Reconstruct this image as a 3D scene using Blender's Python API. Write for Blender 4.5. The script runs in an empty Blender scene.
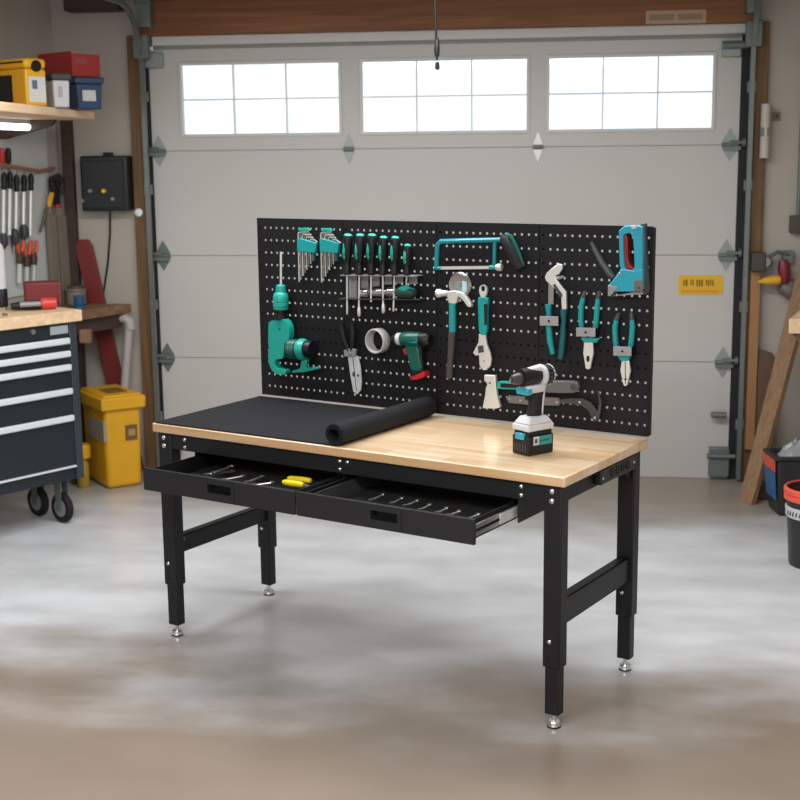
import bpy, bmesh, math, random
from math import sin, cos, tan, pi, radians, atan2, sqrt, hypot
from mathutils import Matrix, Vector
random.seed(7)
SC = bpy.context.scene
COL = SC.collection

# ------------------------------------------------------------------ camera
FOC = 1344.07; CAMZ = 1.958
YAW = radians(-7.266); PIT = .1823; ROL = -.0109
fwd = Vector((sin(YAW)*cos(PIT), cos(YAW)*cos(PIT), -sin(PIT)))
rgt0 = Vector((cos(YAW), -sin(YAW), 0)); up0 = rgt0.cross(fwd)
rgt = rgt0*cos(ROL) + up0*sin(ROL); upv = -rgt0*sin(ROL) + up0*cos(ROL)
CAMP = Vector((0, 0, CAMZ))
cam = bpy.data.cameras.new('camera'); co = bpy.data.objects.new('camera', cam); COL.objects.link(co)
m3 = Matrix((rgt, upv, -fwd)).transposed()
co.matrix_world = Matrix.Translation(CAMP) @ m3.to_4x4()
cam.sensor_width = 36; cam.lens = FOC/800*36; cam.clip_end = 200
SC.camera = co
cam.dof.use_dof = True; cam.dof.focus_distance = 5.0; cam.dof.aperture_fstop = 4.0

def ray(px, py): return fwd + rgt*((px-400)/FOC) + upv*((400-py)/FOC)
def on_z(px, py, z): d = ray(px, py); return CAMP + d*((z-CAMZ)/d.z)
def on_y(px, py, y): d = ray(px, py); return CAMP + d*(y/d.y)

# bench frame: x along the front edge, y to the back, z up
BYAW = radians(-25.662)
BM = Matrix.Translation((-1.6591, 5.1268, 0)) @ Matrix.Rotation(BYAW, 4, 'Z')
BI = BM.inverted()
def on_b(px, py, yl):                # point of the bench-local plane y = yl, bench coordinates
    c = BI @ CAMP; d = BI.to_3x3() @ ray(px, py)
    return c + d*((yl-c.y)/d.y)
def on_bz(px, py, z): return BI @ on_z(px, py, z)

# ------------------------------------------------------------------ materials
def lin(c):
    c /= 255.
    return c/12.92 if c <= .04045 else ((c+.055)/1.055)**2.4
def L3(rgb): return tuple(lin(v) for v in rgb) + (1,)
MATS = {}
def mat(name, rgb, rough=.5, metal=0, var=.08, scale=30, bump=0, spec=.5, coat=0, emit=0):
    if name in MATS: return MATS[name]
    m = bpy.data.materials.new(name); m.use_nodes = True; nt = m.node_tree; b = nt.nodes['Principled BSDF']
    tc = nt.nodes.new('ShaderNodeTexCoord'); nz = nt.nodes.new('ShaderNodeTexNoise')
    nz.inputs['Scale'].default_value = scale; nz.inputs['Detail'].default_value = 4
    nt.links.new(tc.outputs['Object'], nz.inputs['Vector'])
    mx = nt.nodes.new('ShaderNodeMix'); mx.data_type = 'RGBA'
    a = L3(rgb); mx.inputs['A'].default_value = tuple(v*(1-var) for v in a[:3])+(1,)
    mx.inputs['B'].default_value = tuple(min(1, v*(1+var)) for v in a[:3])+(1,)
    nt.links.new(nz.outputs['Fac'], mx.inputs['Factor']); nt.links.new(mx.outputs['Result'], b.inputs['Base Color'])
    b.inputs['Roughness'].default_value = rough; b.inputs['Metallic'].default_value = metal
    b.inputs['Specular IOR Level'].default_value = spec; b.inputs['Coat Weight'].default_value = coat
    if bump:
        bp = nt.nodes.new('ShaderNodeBump'); bp.inputs['Strength'].default_value = bump; bp.inputs['Distance'].default_value = .002
        nt.links.new(nz.outputs['Fac'], bp.inputs['Height']); nt.links.new(bp.outputs['Normal'], b.inputs['Normal'])
    if emit:
        b.inputs['Emission Color'].default_value = a; b.inputs['Emission Strength'].default_value = emit
    MATS[name] = m; return m

def wood_mat(name, c1, c2, rough=.4, along='X', stave=0, coat=0, grain=1.0):
    if name in MATS: return MATS[name]
    m = bpy.data.materials.new(name); m.use_nodes = True; nt = m.node_tree; b = nt.nodes['Principled BSDF']
    N = nt.nodes.new; K = nt.links.new
    tc = N('ShaderNodeTexCoord'); mp = N('ShaderNodeMapping'); K(tc.outputs['Object'], mp.inputs['Vector'])
    s = {'X': (2, 40, 40), 'Y': (40, 2, 40), 'Z': (40, 40, 2)}[along]; mp.inputs['Scale'].default_value = tuple(v*grain for v in s)
    nz = N('ShaderNodeTexNoise'); nz.inputs['Scale'].default_value = 1.2; nz.inputs['Detail'].default_value = 6; nz.inputs['Distortion'].default_value = .6
    K(mp.outputs['Vector'], nz.inputs['Vector'])
    rp = N('ShaderNodeValToRGB'); rp.color_ramp.elements[0].position = .3; rp.color_ramp.elements[1].position = .7
    rp.color_ramp.elements[0].color = L3(c1); rp.color_ramp.elements[1].color = L3(c2)
    K(nz.outputs['Fac'], rp.inputs['Fac']); out = rp.outputs['Color']
    if stave:
        bk = N('ShaderNodeTexBrick'); bk.inputs['Scale'].default_value = 1
        bk.inputs['Brick Width'].default_value = .30; bk.inputs['Row Height'].default_value = stave
        bk.inputs['Mortar Size'].default_value = .0006; bk.offset = .37; bk.offset_frequency = 2; bk.squash = .8; bk.squash_frequency = 3
        bk.inputs['Color1'].default_value = (1.0, .98, .95, 1); bk.inputs['Color2'].default_value = (.84, .71, .57, 1); bk.inputs['Mortar'].default_value = (.7, .56, .42, 1)
        K(tc.outputs['Object'], bk.inputs['Vector'])
        ml = N('ShaderNodeMix'); ml.data_type = 'RGBA'; ml.blend_type = 'MULTIPLY'; ml.inputs['Factor'].default_value = 1
        K(out, ml.inputs['A']); K(bk.outputs['Color'], ml.inputs['B']); out = ml.outputs['Result']
    K(out, b.inputs['Base Color']); b.inputs['Roughness'].default_value = rough; b.inputs['Coat Weight'].default_value = coat
    b.inputs['Coat Roughness'].default_value = .13
    MATS[name] = m; return m

BLACK = mat('black_powder_coat', (23, 23, 26), .48, 0, .06, 300, .05, spec=.35)
PEGB = mat('black_pegboard_enamel', (20, 19, 22), .6, 0, .06, 200, .04, spec=.25)
DRW = mat('charcoal_enamel', (33, 32, 36), .5, 0, .05, 200, spec=.35)
DKIN = mat('black_inner_enamel', (12, 12, 14), .6, spec=.25)
CHROME = mat('zinc_bolt', (215, 215, 215), .25, 1, .05)
STEEL = mat('brushed_steel', (190, 188, 184), .32, 1, .1, 60)
STEELW = mat('satin_white_steel', (222, 222, 218), .38, .55, .06, 60)
GSTEEL = mat('grey_plate', (140, 138, 141), .45, .2, .06)
TEAL = mat('teal_plastic', (14, 140, 142), .36, 0, .07, 40)
TEALG = mat('teal_green_plastic', (16, 152, 138), .36, 0, .07, 40)
TEALB = mat('turquoise_enamel', (38, 150, 172), .3, 0, .08, 40)
TEALD = mat('dark_teal_plastic', (10, 84, 92), .38, 0, .1, 40)
GREEN = mat('bottle_green_plastic', (8, 84, 72), .35, 0, .1, 40)
BLKP = mat('black_plastic', (18, 18, 20), .42, 0, .1, 60, spec=.35)
BLKR = mat('black_rubber', (27, 27, 29), .7, 0, .1, 200, .1, spec=.3)
DGREY = mat('dark_grey_plastic', (58, 58, 60), .45, 0, .08, 60)
WHT = mat('pale_grey_plastic', (194, 194, 195), .4, 0, .05, 40)
RED = mat('red_plastic', (178, 30, 34), .4, 0, .1, 30)
DKRED = mat('dull_red_paint', (118, 40, 38), .55, 0, .12, 15)
YEL = mat('yellow_plastic', (216, 160, 22), .45, 0, .07, 12)
BYEL = mat('bright_yellow_plastic', (240, 205, 20), .4, 0, .06, 60)
MAT = mat('black_rubber_mat', (27, 27, 31), .8, 0, .06, 400, .1, spec=.2)
DOORG = mat('garage_door_enamel', (194, 190, 185), .45, 0, .035, 3)
DOORT = mat('door_moulding', (205, 203, 199), .45, 0, .03, 6)
GALV = mat('galvanised_steel', (150, 157, 153), .42, .35, .15, 40)
GALVD = mat('dull_galvanised_steel', (112, 120, 116), .45, .35, .15, 40)
GALVB = mat('bright_galvanised_steel', (226, 226, 224), .35, .2, .1, 60)
RUBSTRIP = mat('weather_seal', (24, 26, 26), .7)
WALLM = mat('painted_drywall', (176, 168, 158), .75, 0, .05, 4)
CEILM = mat('ceiling_drywall', (196, 192, 186), .8, 0, .04, 4)
JAMB = wood_mat('jamb_wood', (86, 62, 36), (122, 90, 54), .65, 'Z')
HEAD = wood_mat('header_timber', (110, 67, 38), (146, 92, 55), .6, 'X', grain=.7)
DARKW = wood_mat('dark_timber', (52, 38, 34), (72, 52, 44), .65, 'X')
PLANK = wood_mat('plank_wood', (128, 98, 72), (156, 122, 92), .65, 'Z')
LIGHTW = wood_mat('pale_pine', (214, 178, 140), (234, 202, 166), .5, 'Y', grain=.5)
DKTOP = wood_mat('worn_brown_wood', (104, 76, 54), (140, 106, 76), .6, 'Y')
BUTCH = wood_mat('butcher_block', (226, 194, 156), (248, 228, 200), .3, 'X', stave=.088, coat=1.0, grain=.6)
SLATE = mat('slate_blue_enamel', (24, 33, 39), .4, 0, .06, 40)
SILVH = mat('silver_handle', (218, 224, 226), .35, .15, .05)
WPEG = mat('white_wall_panel', (196, 200, 198), .5, 0, .03, 10)
NAVY = mat('navy_plastic', (38, 62, 94), .45, 0, .08, 20)
CHAR = mat('charcoal_plastic', (52, 54, 60), .5)
LBL = mat('paper_label', (196, 196, 190), .6, 0, .1, 90)
ORG = mat('orange_plastic', (216, 84, 48), .45, 0, .1, 30)
BLUE = mat('blue_plastic', (34, 96, 146), .45, 0, .1, 30)
BAGM = mat('grey_plastic_bag', (150, 152, 156), .35, 0, .2, 25, .6)
PVC = mat('grey_pvc', (176, 170, 170), .5, 0, .06, 10)

# ------------------------------------------------------------------ mesh builder
class MB:
    def __init__(s, T=None): s.v = []; s.f = []; s.T = T or Matrix.Identity(4)
    def add(s, vs, fs):
        o = len(s.v); s.v += [s.T @ Vector(v) for v in vs]; s.f += [tuple(i+o for i in f) for f in fs]; return s
    def box(s, x0, x1, y0, y1, z0, z1):
        vs = [(x, y, z) for z in (z0, z1) for y in (y0, y1) for x in (x0, x1)]
        return s.add(vs, [(0, 2, 3, 1), (4, 5, 7, 6), (0, 1, 5, 4), (2, 6, 7, 3), (0, 4, 6, 2), (1, 3, 7, 5)])
    def taper(s, x0, x1, y0, y1, z0, z1, k):      # box whose top is k times its base
        cx, cy = (x0+x1)/2, (y0+y1)/2
        vs = [(cx+(x-cx)*q, cy+(y-cy)*q, z) for z, q in ((z0, 1), (z1, k)) for y in (y0, y1) for x in (x0, x1)]
        return s.add(vs, [(0, 2, 3, 1), (4, 5, 7, 6), (0, 1, 5, 4), (2, 6, 7, 3), (0, 4, 6, 2), (1, 3, 7, 5)])
    def cyl(s, a, b, r, r2=None, n=16): return s.tube([a, b], [r, r if r2 is None else r2], n)
    def tube(s, pts, r, n=12, up=None, flat=1.0, closed=False):
        pts = [Vector(p) for p in pts]; R = r if isinstance(r, (list, tuple)) else [r]*len(pts)
        vs = []; fs = []; prev = None
        for i, p in enumerate(pts):
            t = (pts[min(i+1, len(pts)-1)]-pts[max(i-1, 0)])
            t = t.normalized() if t.length > 1e-9 else Vector((0, 0, 1))
            if prev is None:
                h = Vector(up) if up else (Vector((0, 0, 1)) if abs(t.z) < .9 else Vector((1, 0, 0)))
                a = (h - t*h.dot(t)).normalized()
            else: a = (prev - t*prev.dot(t)).normalized()
            prev = a; b = t.cross(a)
            for k in range(n):
                q = 2*pi*(k+.5)/n; vs.append(p + (a*cos(q) + b*sin(q)*flat)*R[i])
        for i in range(len(pts)-1):
            for k in range(n): fs.append((i*n+k, i*n+(k+1) % n, (i+1)*n+(k+1) % n, (i+1)*n+k))
        fs.append(tuple(reversed(range(n)))); fs.append(tuple((len(pts)-1)*n+k for k in range(n)))
        return s.add(vs, fs)
    def lathe(s, prof, o=(0, 0, 0), ax=(0, 0, 1), n=24):       # profile (radius, height), closed at both ends
        o = Vector(o); return s.tube([o + Vector(ax)*h + Vector((1e-7*i, 0, 0)) for i, (r, h) in enumerate(prof)], [max(r, 1e-4) for r, h in prof], n) if False else s._lathe(prof, o, Vector(ax), n)
    def _lathe(s, prof, o, ax, n, caps=True):
        ax = ax.normalized(); h = Vector((1, 0, 0)) if abs(ax.x) < .9 else Vector((0, 1, 0))
        a = (h-ax*h.dot(ax)).normalized(); b = ax.cross(a); vs = []; fs = []
        for r, z in prof:
            for k in range(n):
                q = 2*pi*(k+.5)/n; vs.append(o + ax*z + (a*cos(q)+b*sin(q))*max(r, 1e-5))
        for i in range(len(prof)-1):
            for k in range(n): fs.append((i*n+k, i*n+(k+1) % n, (i+1)*n+(k+1) % n, (i+1)*n+k))
        if caps: fs.append(tuple(reversed(range(n)))); fs.append(tuple((len(prof)-1)*n+k for k in range(n)))
        return s.add(vs, fs)
    def prism(s, poly, ext):
        e = Vector(ext); n = len(poly); P = [Vector(p) for p in poly]
        return s.add(P+[p+e for p in P], [tuple(range(n)), tuple(reversed(range(n, 2*n)))] + [(i, (i+1) % n, (i+1) % n+n, i+n) for i in range(n)])
    def frame(s, outer, inner, ext):
        e = Vector(ext); n = len(outer); O = [Vector(p) for p in outer]; I = [Vector(p) for p in inner]
        vs = O+I+[p+e for p in O]+[p+e for p in I]; fs = []
        for i in range(n):
            j = (i+1) % n
            fs += [(i, j, n+j, n+i), (2*n+i, 3*n+i, 3*n+j, 2*n+j), (i, 2*n+i, 2*n+j, j), (n+i, n+j, 3*n+j, 3*n+i)]
        return s.add(vs, fs)

W = {}
def place(o, M, parent=None):
    W[o.name] = M
    if parent is not None: o.parent = parent; o.matrix_parent_inverse = Matrix.Identity(4); o.matrix_basis = W[parent.name].inverted() @ M
    else: o.matrix_world = M
def thing(name, label, cat, loc, rz=0, group=None, kind=None, M=None):
    o = bpy.data.objects.new(name, None); COL.objects.link(o); o.empty_display_size = .05
    place(o, M if M is not None else Matrix.Translation(Vector(loc)) @ Matrix.Rotation(rz, 4, 'Z'))
    if kind: o['kind'] = kind
    if label: o['label'] = label
    if cat: o['category'] = cat
    if group: o['group'] = group
    return o
def part(name, mb, m, parent=None, bevel=0, ang=35, label=None, M=None, segs=2):
    me = bpy.data.meshes.new(name)
    if parent is not None: M = W[parent.name]
    elif M is None:
        xs = [v.x for v in mb.v]; ys = [v.y for v in mb.v]; zs = [v.z for v in mb.v]
        M = Matrix.Translation(((min(xs)+max(xs))/2, (min(ys)+max(ys))/2, min(zs)))
    inv = M.inverted()
    me.from_pydata([inv @ v for v in mb.v], [], mb.f); me.update()
    bm = bmesh.new(); bm.from_mesh(me); bmesh.ops.recalc_face_normals(bm, faces=bm.faces); bm.to_mesh(me); bm.free()
    for p in me.polygons: p.use_smooth = True
    me.set_sharp_from_angle(angle=radians(ang)); me.materials.append(m)
    o = bpy.data.objects.new(name, me); COL.objects.link(o)
    if parent is not None: W[o.name] = M; o.parent = parent; o.matrix_parent_inverse = Matrix.Identity(4)
    else: place(o, M)
    if bevel:
        b = o.modifiers.new('bevel', 'BEVEL'); b.width = bevel; b.segments = segs; b.limit_method = 'ANGLE'; b.angle_limit = radians(40)
    if label: o['label'] = label
    return o
def solo(name, mb, m, label, cat, group=None, bevel=0, M=None):
    o = part(name, mb, m, None, bevel, M=M); o['label'] = label; o['category'] = cat
    if group: o['group'] = group
    return o
def struct(name, mb, m, bevel=0, M=None):
    o = part(name, mb, m, None, bevel, M=M); o['kind'] = 'structure'; return o
def smooth_poly(pts, it=2):
    for _ in range(it):
        q = []
        for i in range(len(pts)):
            a = pts[i]; b = pts[(i+1) % len(pts)]
            q += [(a[0]*.78+b[0]*.22, a[1]*.78+b[1]*.22), (a[0]*.22+b[0]*.78, a[1]*.22+b[1]*.78)]
        pts = q
    return pts
def rrect(x0, x1, z0, z1, r, n=4):
    out = []
    for cx, cz, a0 in ((x1-r, z1-r, 0), (x0+r, z1-r, 90), (x0+r, z0+r, 180), (x1-r, z0+r, 270)):
        for k in range(n+1):
            a = radians(a0+90*k/n); out.append((cx+r*cos(a), cz+r*sin(a)))
    return out

# ------------------------------------------------------------------ the room
YD = 8.059
def floor_mat():
    m = bpy.data.materials.new('worn_concrete'); m.use_nodes = True; nt = m.node_tree; b = nt.nodes['Principled BSDF']; N = nt.nodes.new; K = nt.links.new
    tc = N('ShaderNodeTexCoord')
    mp = N('ShaderNodeMapping'); mp.inputs['Scale'].default_value = (.5, .9, 1); K(tc.outputs['Object'], mp.inputs['Vector'])
    n1 = N('ShaderNodeTexNoise'); n1.inputs['Scale'].default_value = 1.0; n1.inputs['Detail'].default_value = 6; n1.inputs['Roughness'].default_value = .55; K(mp.outputs['Vector'], n1.inputs['Vector'])
    n2 = N('ShaderNodeTexNoise'); n2.inputs['Scale'].default_value = 4.5; n2.inputs['Detail'].default_value = 7; K(mp.outputs['Vector'], n2.inputs['Vector'])
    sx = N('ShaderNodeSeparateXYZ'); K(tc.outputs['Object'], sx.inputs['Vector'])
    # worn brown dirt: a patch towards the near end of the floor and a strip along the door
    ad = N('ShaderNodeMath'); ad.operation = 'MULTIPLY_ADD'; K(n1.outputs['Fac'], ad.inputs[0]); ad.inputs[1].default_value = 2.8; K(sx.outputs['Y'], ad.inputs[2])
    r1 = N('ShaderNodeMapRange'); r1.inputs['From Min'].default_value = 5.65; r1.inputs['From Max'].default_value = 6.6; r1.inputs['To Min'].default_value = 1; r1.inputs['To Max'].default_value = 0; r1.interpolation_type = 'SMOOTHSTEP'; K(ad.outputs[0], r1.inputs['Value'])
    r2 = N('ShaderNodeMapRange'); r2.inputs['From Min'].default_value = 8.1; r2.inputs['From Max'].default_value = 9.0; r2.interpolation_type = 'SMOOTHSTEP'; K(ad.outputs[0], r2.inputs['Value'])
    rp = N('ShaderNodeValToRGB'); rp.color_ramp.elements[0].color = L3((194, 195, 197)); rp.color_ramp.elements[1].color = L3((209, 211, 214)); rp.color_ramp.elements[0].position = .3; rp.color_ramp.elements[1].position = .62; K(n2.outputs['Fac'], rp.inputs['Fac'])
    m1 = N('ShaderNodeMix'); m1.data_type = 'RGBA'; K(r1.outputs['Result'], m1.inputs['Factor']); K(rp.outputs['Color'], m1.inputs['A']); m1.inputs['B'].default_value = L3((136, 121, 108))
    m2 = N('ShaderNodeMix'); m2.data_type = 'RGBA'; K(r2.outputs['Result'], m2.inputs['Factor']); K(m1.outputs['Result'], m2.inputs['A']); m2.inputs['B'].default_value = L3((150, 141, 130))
    mo = N('ShaderNodeMix'); mo.data_type = 'RGBA'; mo.blend_type = 'MULTIPLY'; mo.inputs['Factor'].default_value = .35; K(m2.outputs['Result'], mo.inputs['A']); K(n2.outputs['Fac'], mo.inputs['B'])
    n3 = N('ShaderNodeMapRange'); n3.inputs['From Min'].default_value = .3; n3.inputs['From Max'].default_value = .65; n3.inputs['To Min'].default_value = .93; n3.inputs['To Max'].default_value = 1.04; K(n2.outputs['Fac'], n3.inputs['Value'])
    mo.inputs['Factor'].default_value = 1; K(n3.outputs['Result'], mo.inputs['B'])
    K(mo.outputs['Result'], b.inputs['Base Color'])
    rr = N('ShaderNodeMapRange'); rr.inputs['To Min'].default_value = .2; rr.inputs['To Max'].default_value = .42; K(n1.outputs['Fac'], rr.inputs['Value']); K(rr.outputs['Result'], b.inputs['Roughness'])
    bp = N('ShaderNodeBump'); bp.inputs['Strength'].default_value = .08; bp.inputs['Distance'].default_value = .004; K(n2.outputs['Fac'], bp.inputs['Height']); K(bp.outputs['Normal'], b.inputs['Normal'])
    return m
XL = -3.12; XR = 1.75; YB = -2.0; ZC = 2.9; SL = .25
def xwall(y): return XL-SL*(YD-y)
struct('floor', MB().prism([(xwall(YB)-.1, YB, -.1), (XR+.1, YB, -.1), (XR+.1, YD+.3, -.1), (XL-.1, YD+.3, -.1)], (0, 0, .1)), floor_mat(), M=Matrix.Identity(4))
struct('ceiling', MB().prism([(xwall(YB)-.1, YB, ZC), (XR+.1, YB, ZC), (XR+.1, YD+.25, ZC), (XL-.1, YD+.25, ZC)], (0, 0, .1)), CEILM)
struct('wall_left', MB().prism([(xwall(YB), YB, 0), (XL, YD, 0), (XL-.12, YD, 0), (xwall(YB)-.12, YB, 0)], (0, 0, ZC)), WALLM)
struct('wall_right', MB().box(XR, XR+.12, YB, YD, 0, ZC), WALLM)
xl, xr = -2.53, .955           # door leaf
DZ = [0, .712, 1.346, 1.98, 2.578]
wl = MB().box(XL-.12, -2.56, YD, YD+.2, 0, ZC); struct('wall_front_left', wl, WALLM)
struct('wall_front_right', MB().box(1.03, XR+.12, YD, YD+.2, 0, ZC), WALLM)
struct('wall_front_top', MB().box(-2.56, 1.03, YD+.04, YD+.2, 2.60, ZC), WALLM)
# timber round the door
struct('trim_1', MB().box(-2.645, -2.56, YD-.045, YD, 0, 2.66), JAMB, .004)
struct('trim_2', MB().box(1.03, 1.10, YD-.045, YD, 0, 2.66), JAMB, .004)
struct('trim_3', MB().box(-2.56, 1.03, YD-.05, YD+.04, 2.655, ZC), HEAD, .004)
struct('trim_4', MB().box(-2.5, 1.0, YD-.02, YD+.04, 2.598, 2.655), DOORT, .006)
struct('trim_5', MB().box(-2.5, 1.0, YD+.004, YD+.04, 2.578, 2.598), mat('seal_grey', (138, 138, 130), .5), .003)
struct('trim_6', MB().box(-2.99, -2.66, YD-.14, YD, 2.80, ZC), DARKW, .005)
struct('trim_7', MB().box(-2.56, -2.531, YD+.0, YD+.05, 0, 2.62), RUBSTRIP)
struct('trim_8', MB().box(.956, 1.03, YD+.0, YD+.05, 0, 2.62), RUBSTRIP)

# garage door: four hinged sections, three windows in the top one
door = thing('door_1', None, None, ((xl+xr)/2, YD, 0), kind='structure')
YF, YBK = YD+.01, YD+.055
for i in range(3):
    part('door_section', MB().box(xl, xr, YF, YBK, DZ[i]+.002, DZ[i+1]-.002).box(xl, xr, YF+.012, YBK-.004, DZ[i+1]-.004, DZ[i+1]+.012), DOORG, door)
wins = [((180.5, 63), (340, 133.5)), ((361.5, 60), (527, 131)), ((549, 57), (712, 128.5))]
WR = []
for a, b in wins:
    p, q = on_y(*a, YF), on_y(*b, YF); WR.append((p.x, q.x))
wz0, wz1 = 2.075, 2.487
top = MB(); xs = [xl] + [x for w in WR for x in w] + [xr]
for k in range(0, 8, 2): top.box(xs[k], xs[k+1], YF, YBK, wz0, wz1)
top.box(xl, xr, YF, YBK, DZ[3]+.002, wz0); top.box(xl, xr, YF, YBK, wz1, DZ[4])
part('door_section', top, DOORG, door)
def glass_mat():
    m = bpy.data.materials.new('window_glass'); m.use_nodes = True; nt = m.node_tree; N = nt.nodes.new; K = nt.links.new
    nt.nodes.remove(nt.nodes['Principled BSDF']); out = nt.nodes['Material Output']
    tr = N('ShaderNodeBsdfTransparent'); gl = N('ShaderNodeBsdfGlossy'); gl.inputs['Roughness'].default_value = .05
    tc = N('ShaderNodeTexCoord'); nz = N('ShaderNodeTexNoise'); nz.inputs['Scale'].default_value = 3; nz.inputs['Detail'].default_value = 5; K(tc.outputs['Object'], nz.inputs['Vector'])
    rp = N('ShaderNodeValToRGB'); rp.color_ramp.elements[0].position = .35; rp.color_ramp.elements[1].position = .62
    rp.color_ramp.elements[0].color = (.86, .91, .93, 1); rp.color_ramp.elements[1].color = (.97, .98, .98, 1)
    K(nz.outputs['Fac'], rp.inputs['Fac']); K(rp.outputs['Color'], tr.inputs['Color'])
    mx = N('ShaderNodeMixShader'); mx.inputs['Fac'].default_value = .05; K(tr.outputs[0], mx.inputs[1]); K(gl.outputs[0], mx.inputs[2]); K(mx.outputs[0], out.inputs['Surface'])
    return m
GLASS = glass_mat()
for i, (a, b) in enumerate(WR):
    w = thing('window_%d' % (i+1), None, None, ((a+b)/2, YF, wz0), kind='structure')
    part('window_frame', MB().frame([(a-.016, YF-.008, wz0-.016), (b+.016, YF-.008, wz0-.016), (b+.016, YF-.008, wz1+.016), (a-.016, YF-.008, wz1+.016)],
        [(a+.004, YF-.008, wz0+.004), (b-.004, YF-.008, wz0+.004), (b-.004, YF-.008, wz1-.004), (a+.004, YF-.008, wz1-.004)], (0, .03, 0)), DOORT, w, .004)
    mu = MB(); t = .0045
    for k in (1, 2): x = a+(b-a)*k/3; mu.box(x-t, x+t, YF-.006, YF+.02, wz0, wz1)
    mu.box(a, b, YF-.004, YF+.018, (wz0+wz1)/2-t, (wz0+wz1)/2+t)
    part('muntin', mu, mat('muntin_bloom_white', (238, 238, 236), .45), w)  # white here stands in for window bloom over the bars
    part('pane', MB().box(a, b, YF+.022, YF+.026, wz0, wz1), GLASS, w)
def hinge(x, z, m, roller=0, w=.044, h=.094):
    mb = MB().prism([(x, YF, z+h), (x+w, YF, z+.02), (x+w, YF, z-.02), (x, YF, z-h), (x-w, YF, z-.02), (x-w, YF, z+.02)], (0, -.006, 0))
    hg = part('hinge', mb, m, door, .001)
    k = MB().cyl((x-w*1.05, YF-.016, z), (x+w*1.05, YF-.016, z), .013, n=10)
    if roller:
        k.cyl((x, YF-.024, z+.012), (x+roller, YF-.024, z+.012), .012, n=10).cyl((x+roller*.9, YF-.024, z+.012), (x+roller*1.12, YF-.024, z+.012), .026, n=14)
        k.box(min(x-w, x+roller*.8), max(x+w, x+roller*.8), YF-.03, YF-.022, z-.03, z-.01)
    part('hinge_pin', k, GALVD, hg)
for z in (DZ[1], DZ[2], DZ[3]):
    hinge(xl+.04, z, GALVD if z < 1.9 else GALV, -.075); hinge(xr-.05, z, GALV, .075)
hinge(on_y(349, 150, YF).x, DZ[3], GALV, w=.028, h=.09); hinge(on_y(538, 146, YF).x, DZ[3], GALVB, w=.028, h=.09)
for x, s in ((xl+.04, -1), (xr-.06, 1)):
    h = part('top_bracket', MB().box(x-.055, x+.055, YF-.035, YF, 2.47, 2.56), GALV, door, .006)
    part('roller', MB().cyl((x-.05, YF-.05, 2.535), (x+s*.09, YF-.05, 2.535), .022), GALVD, h)
part('lift_handle', MB().box(xr-.11, xr-.03, YF-.05, YF, .39, .405).cyl((xr-.11, YF-.045, .40), (xr-.02, YF-.045, .40), .018, n=10), GALVD, door, .003)
for x in (xl+.04, xr-.055):
    bb = part('bottom_bracket', MB().box(x-.06, x+.06, YF-.045, YF, .02, .2), GALVD, door, .006)
    part('cable_stop', MB().cyl((x-.075, YF-.055, .15), (x+.09, YF-.055, .15), .014, n=10), GALVD, bb)
part('bottom_seal', MB().box(xl, xr, YF+.005, YBK, .0, .03), RUBSTRIP, door)

# curved roller tracks
for s, x, lab in ((-1, -2.545, 'silver curved roller track left of the garage door'), (1, 1.008, 'silver curved roller track right of the garage door')):
    yt = YD-.075
    pts = [(x, yt, .02), (x, yt, 2.45)]
    for k in range(1, 11):
        a = radians(90*k/10); pts.append((x, yt-.36*(1-cos(a)), 2.45+.36*sin(a)))
    pts.append((x, yt-3.2, 2.81))
    t = thing('door_track', lab, 'track', (x, yt, 0))
    part('rail', MB().tube(pts, .019, 4, up=(1, 0, 0), flat=.95), mat('track_steel', (118, 125, 123), .35, .5, .15, 30), t)
    for z in (.35, 1.05, 1.75, 2.3): part('bracket', MB().box(x-.024, x+.024, YD-.07, YD-.045, z-.03, z+.03), GALVD, t)
    part('flag_bracket', MB().box(x-.045, x+.045, YD-.10, YD-.05, 2.52, 2.66), GALVD, t, .004)
t = thing('torsion_bar', 'dark spring bar above the top edge of the door', 'bar', (-.8, YD-.11, 2.83))
part('shaft', MB().cyl((-2.6, YD-.11, 2.872), (1.1, YD-.11, 2.872), .018), GALVD, t)
for x in (-2.51, 1.0):
    part('end_bearing', MB().cyl((x-.05, YD-.11, 2.865), (x+.05, YD-.11, 2.865), .034).box(x-.04, x+.04, YD-.12, YD-.05, 2.7, 2.899), GALVD, t)

# plate on the header, sign on the door, release cord
p, q = on_y(646, 11, YD-.05), on_y(706, 23, YD-.05)
pl = thing('header_label', 'pale paper plate stuck on the brown timber above the door', 'label', ((p.x+q.x)/2, YD-.05, q.z))
part('paper', MB().box(p.x, q.x, YD-.054, YD-.0495, q.z, p.z), mat('tan_label', (176, 152, 128), .6), pl)
part('printing', MB().box(p.x+.02, (p.x+q.x)/2-.01, YD-.0548, YD-.0538, q.z+.02, p.z-.02).box((p.x+q.x)/2+.01, q.x-.02, YD-.0548, YD-.0538, q.z+.02, p.z-.02), mat('tan_print', (150, 122, 98), .6), pl)
p, q = on_y(678.5, 275.5, YF), on_y(722.5, 294.5, YF)
sg = thing('warning_sign', 'yellow rectangular sticker with faded dark lettering on the garage door', 'sign', ((p.x+q.x)/2, YF, q.z))
part('plate', MB().prism([(a, YF, b) for a, b in rrect(p.x, q.x, q.z, p.z, .012)], (0, -.004, 0)), mat('sign_yellow', (222, 176, 24), .5), sg)
lt = MB(); x = p.x+.028; rr = random.Random(3); mid = p.z-.044
while x < q.x-.06:                       # faded lettering, too worn to read
    w = rr.uniform(.006, .013); lt.box(x, x+w, YF-.0055, YF-.004, mid-rr.uniform(.012, .02), mid+.02); x += w+rr.choice((.004, .005, .016))
part('lettering', lt, mat('sign_print', (130, 96, 18), .6), sg)
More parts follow.
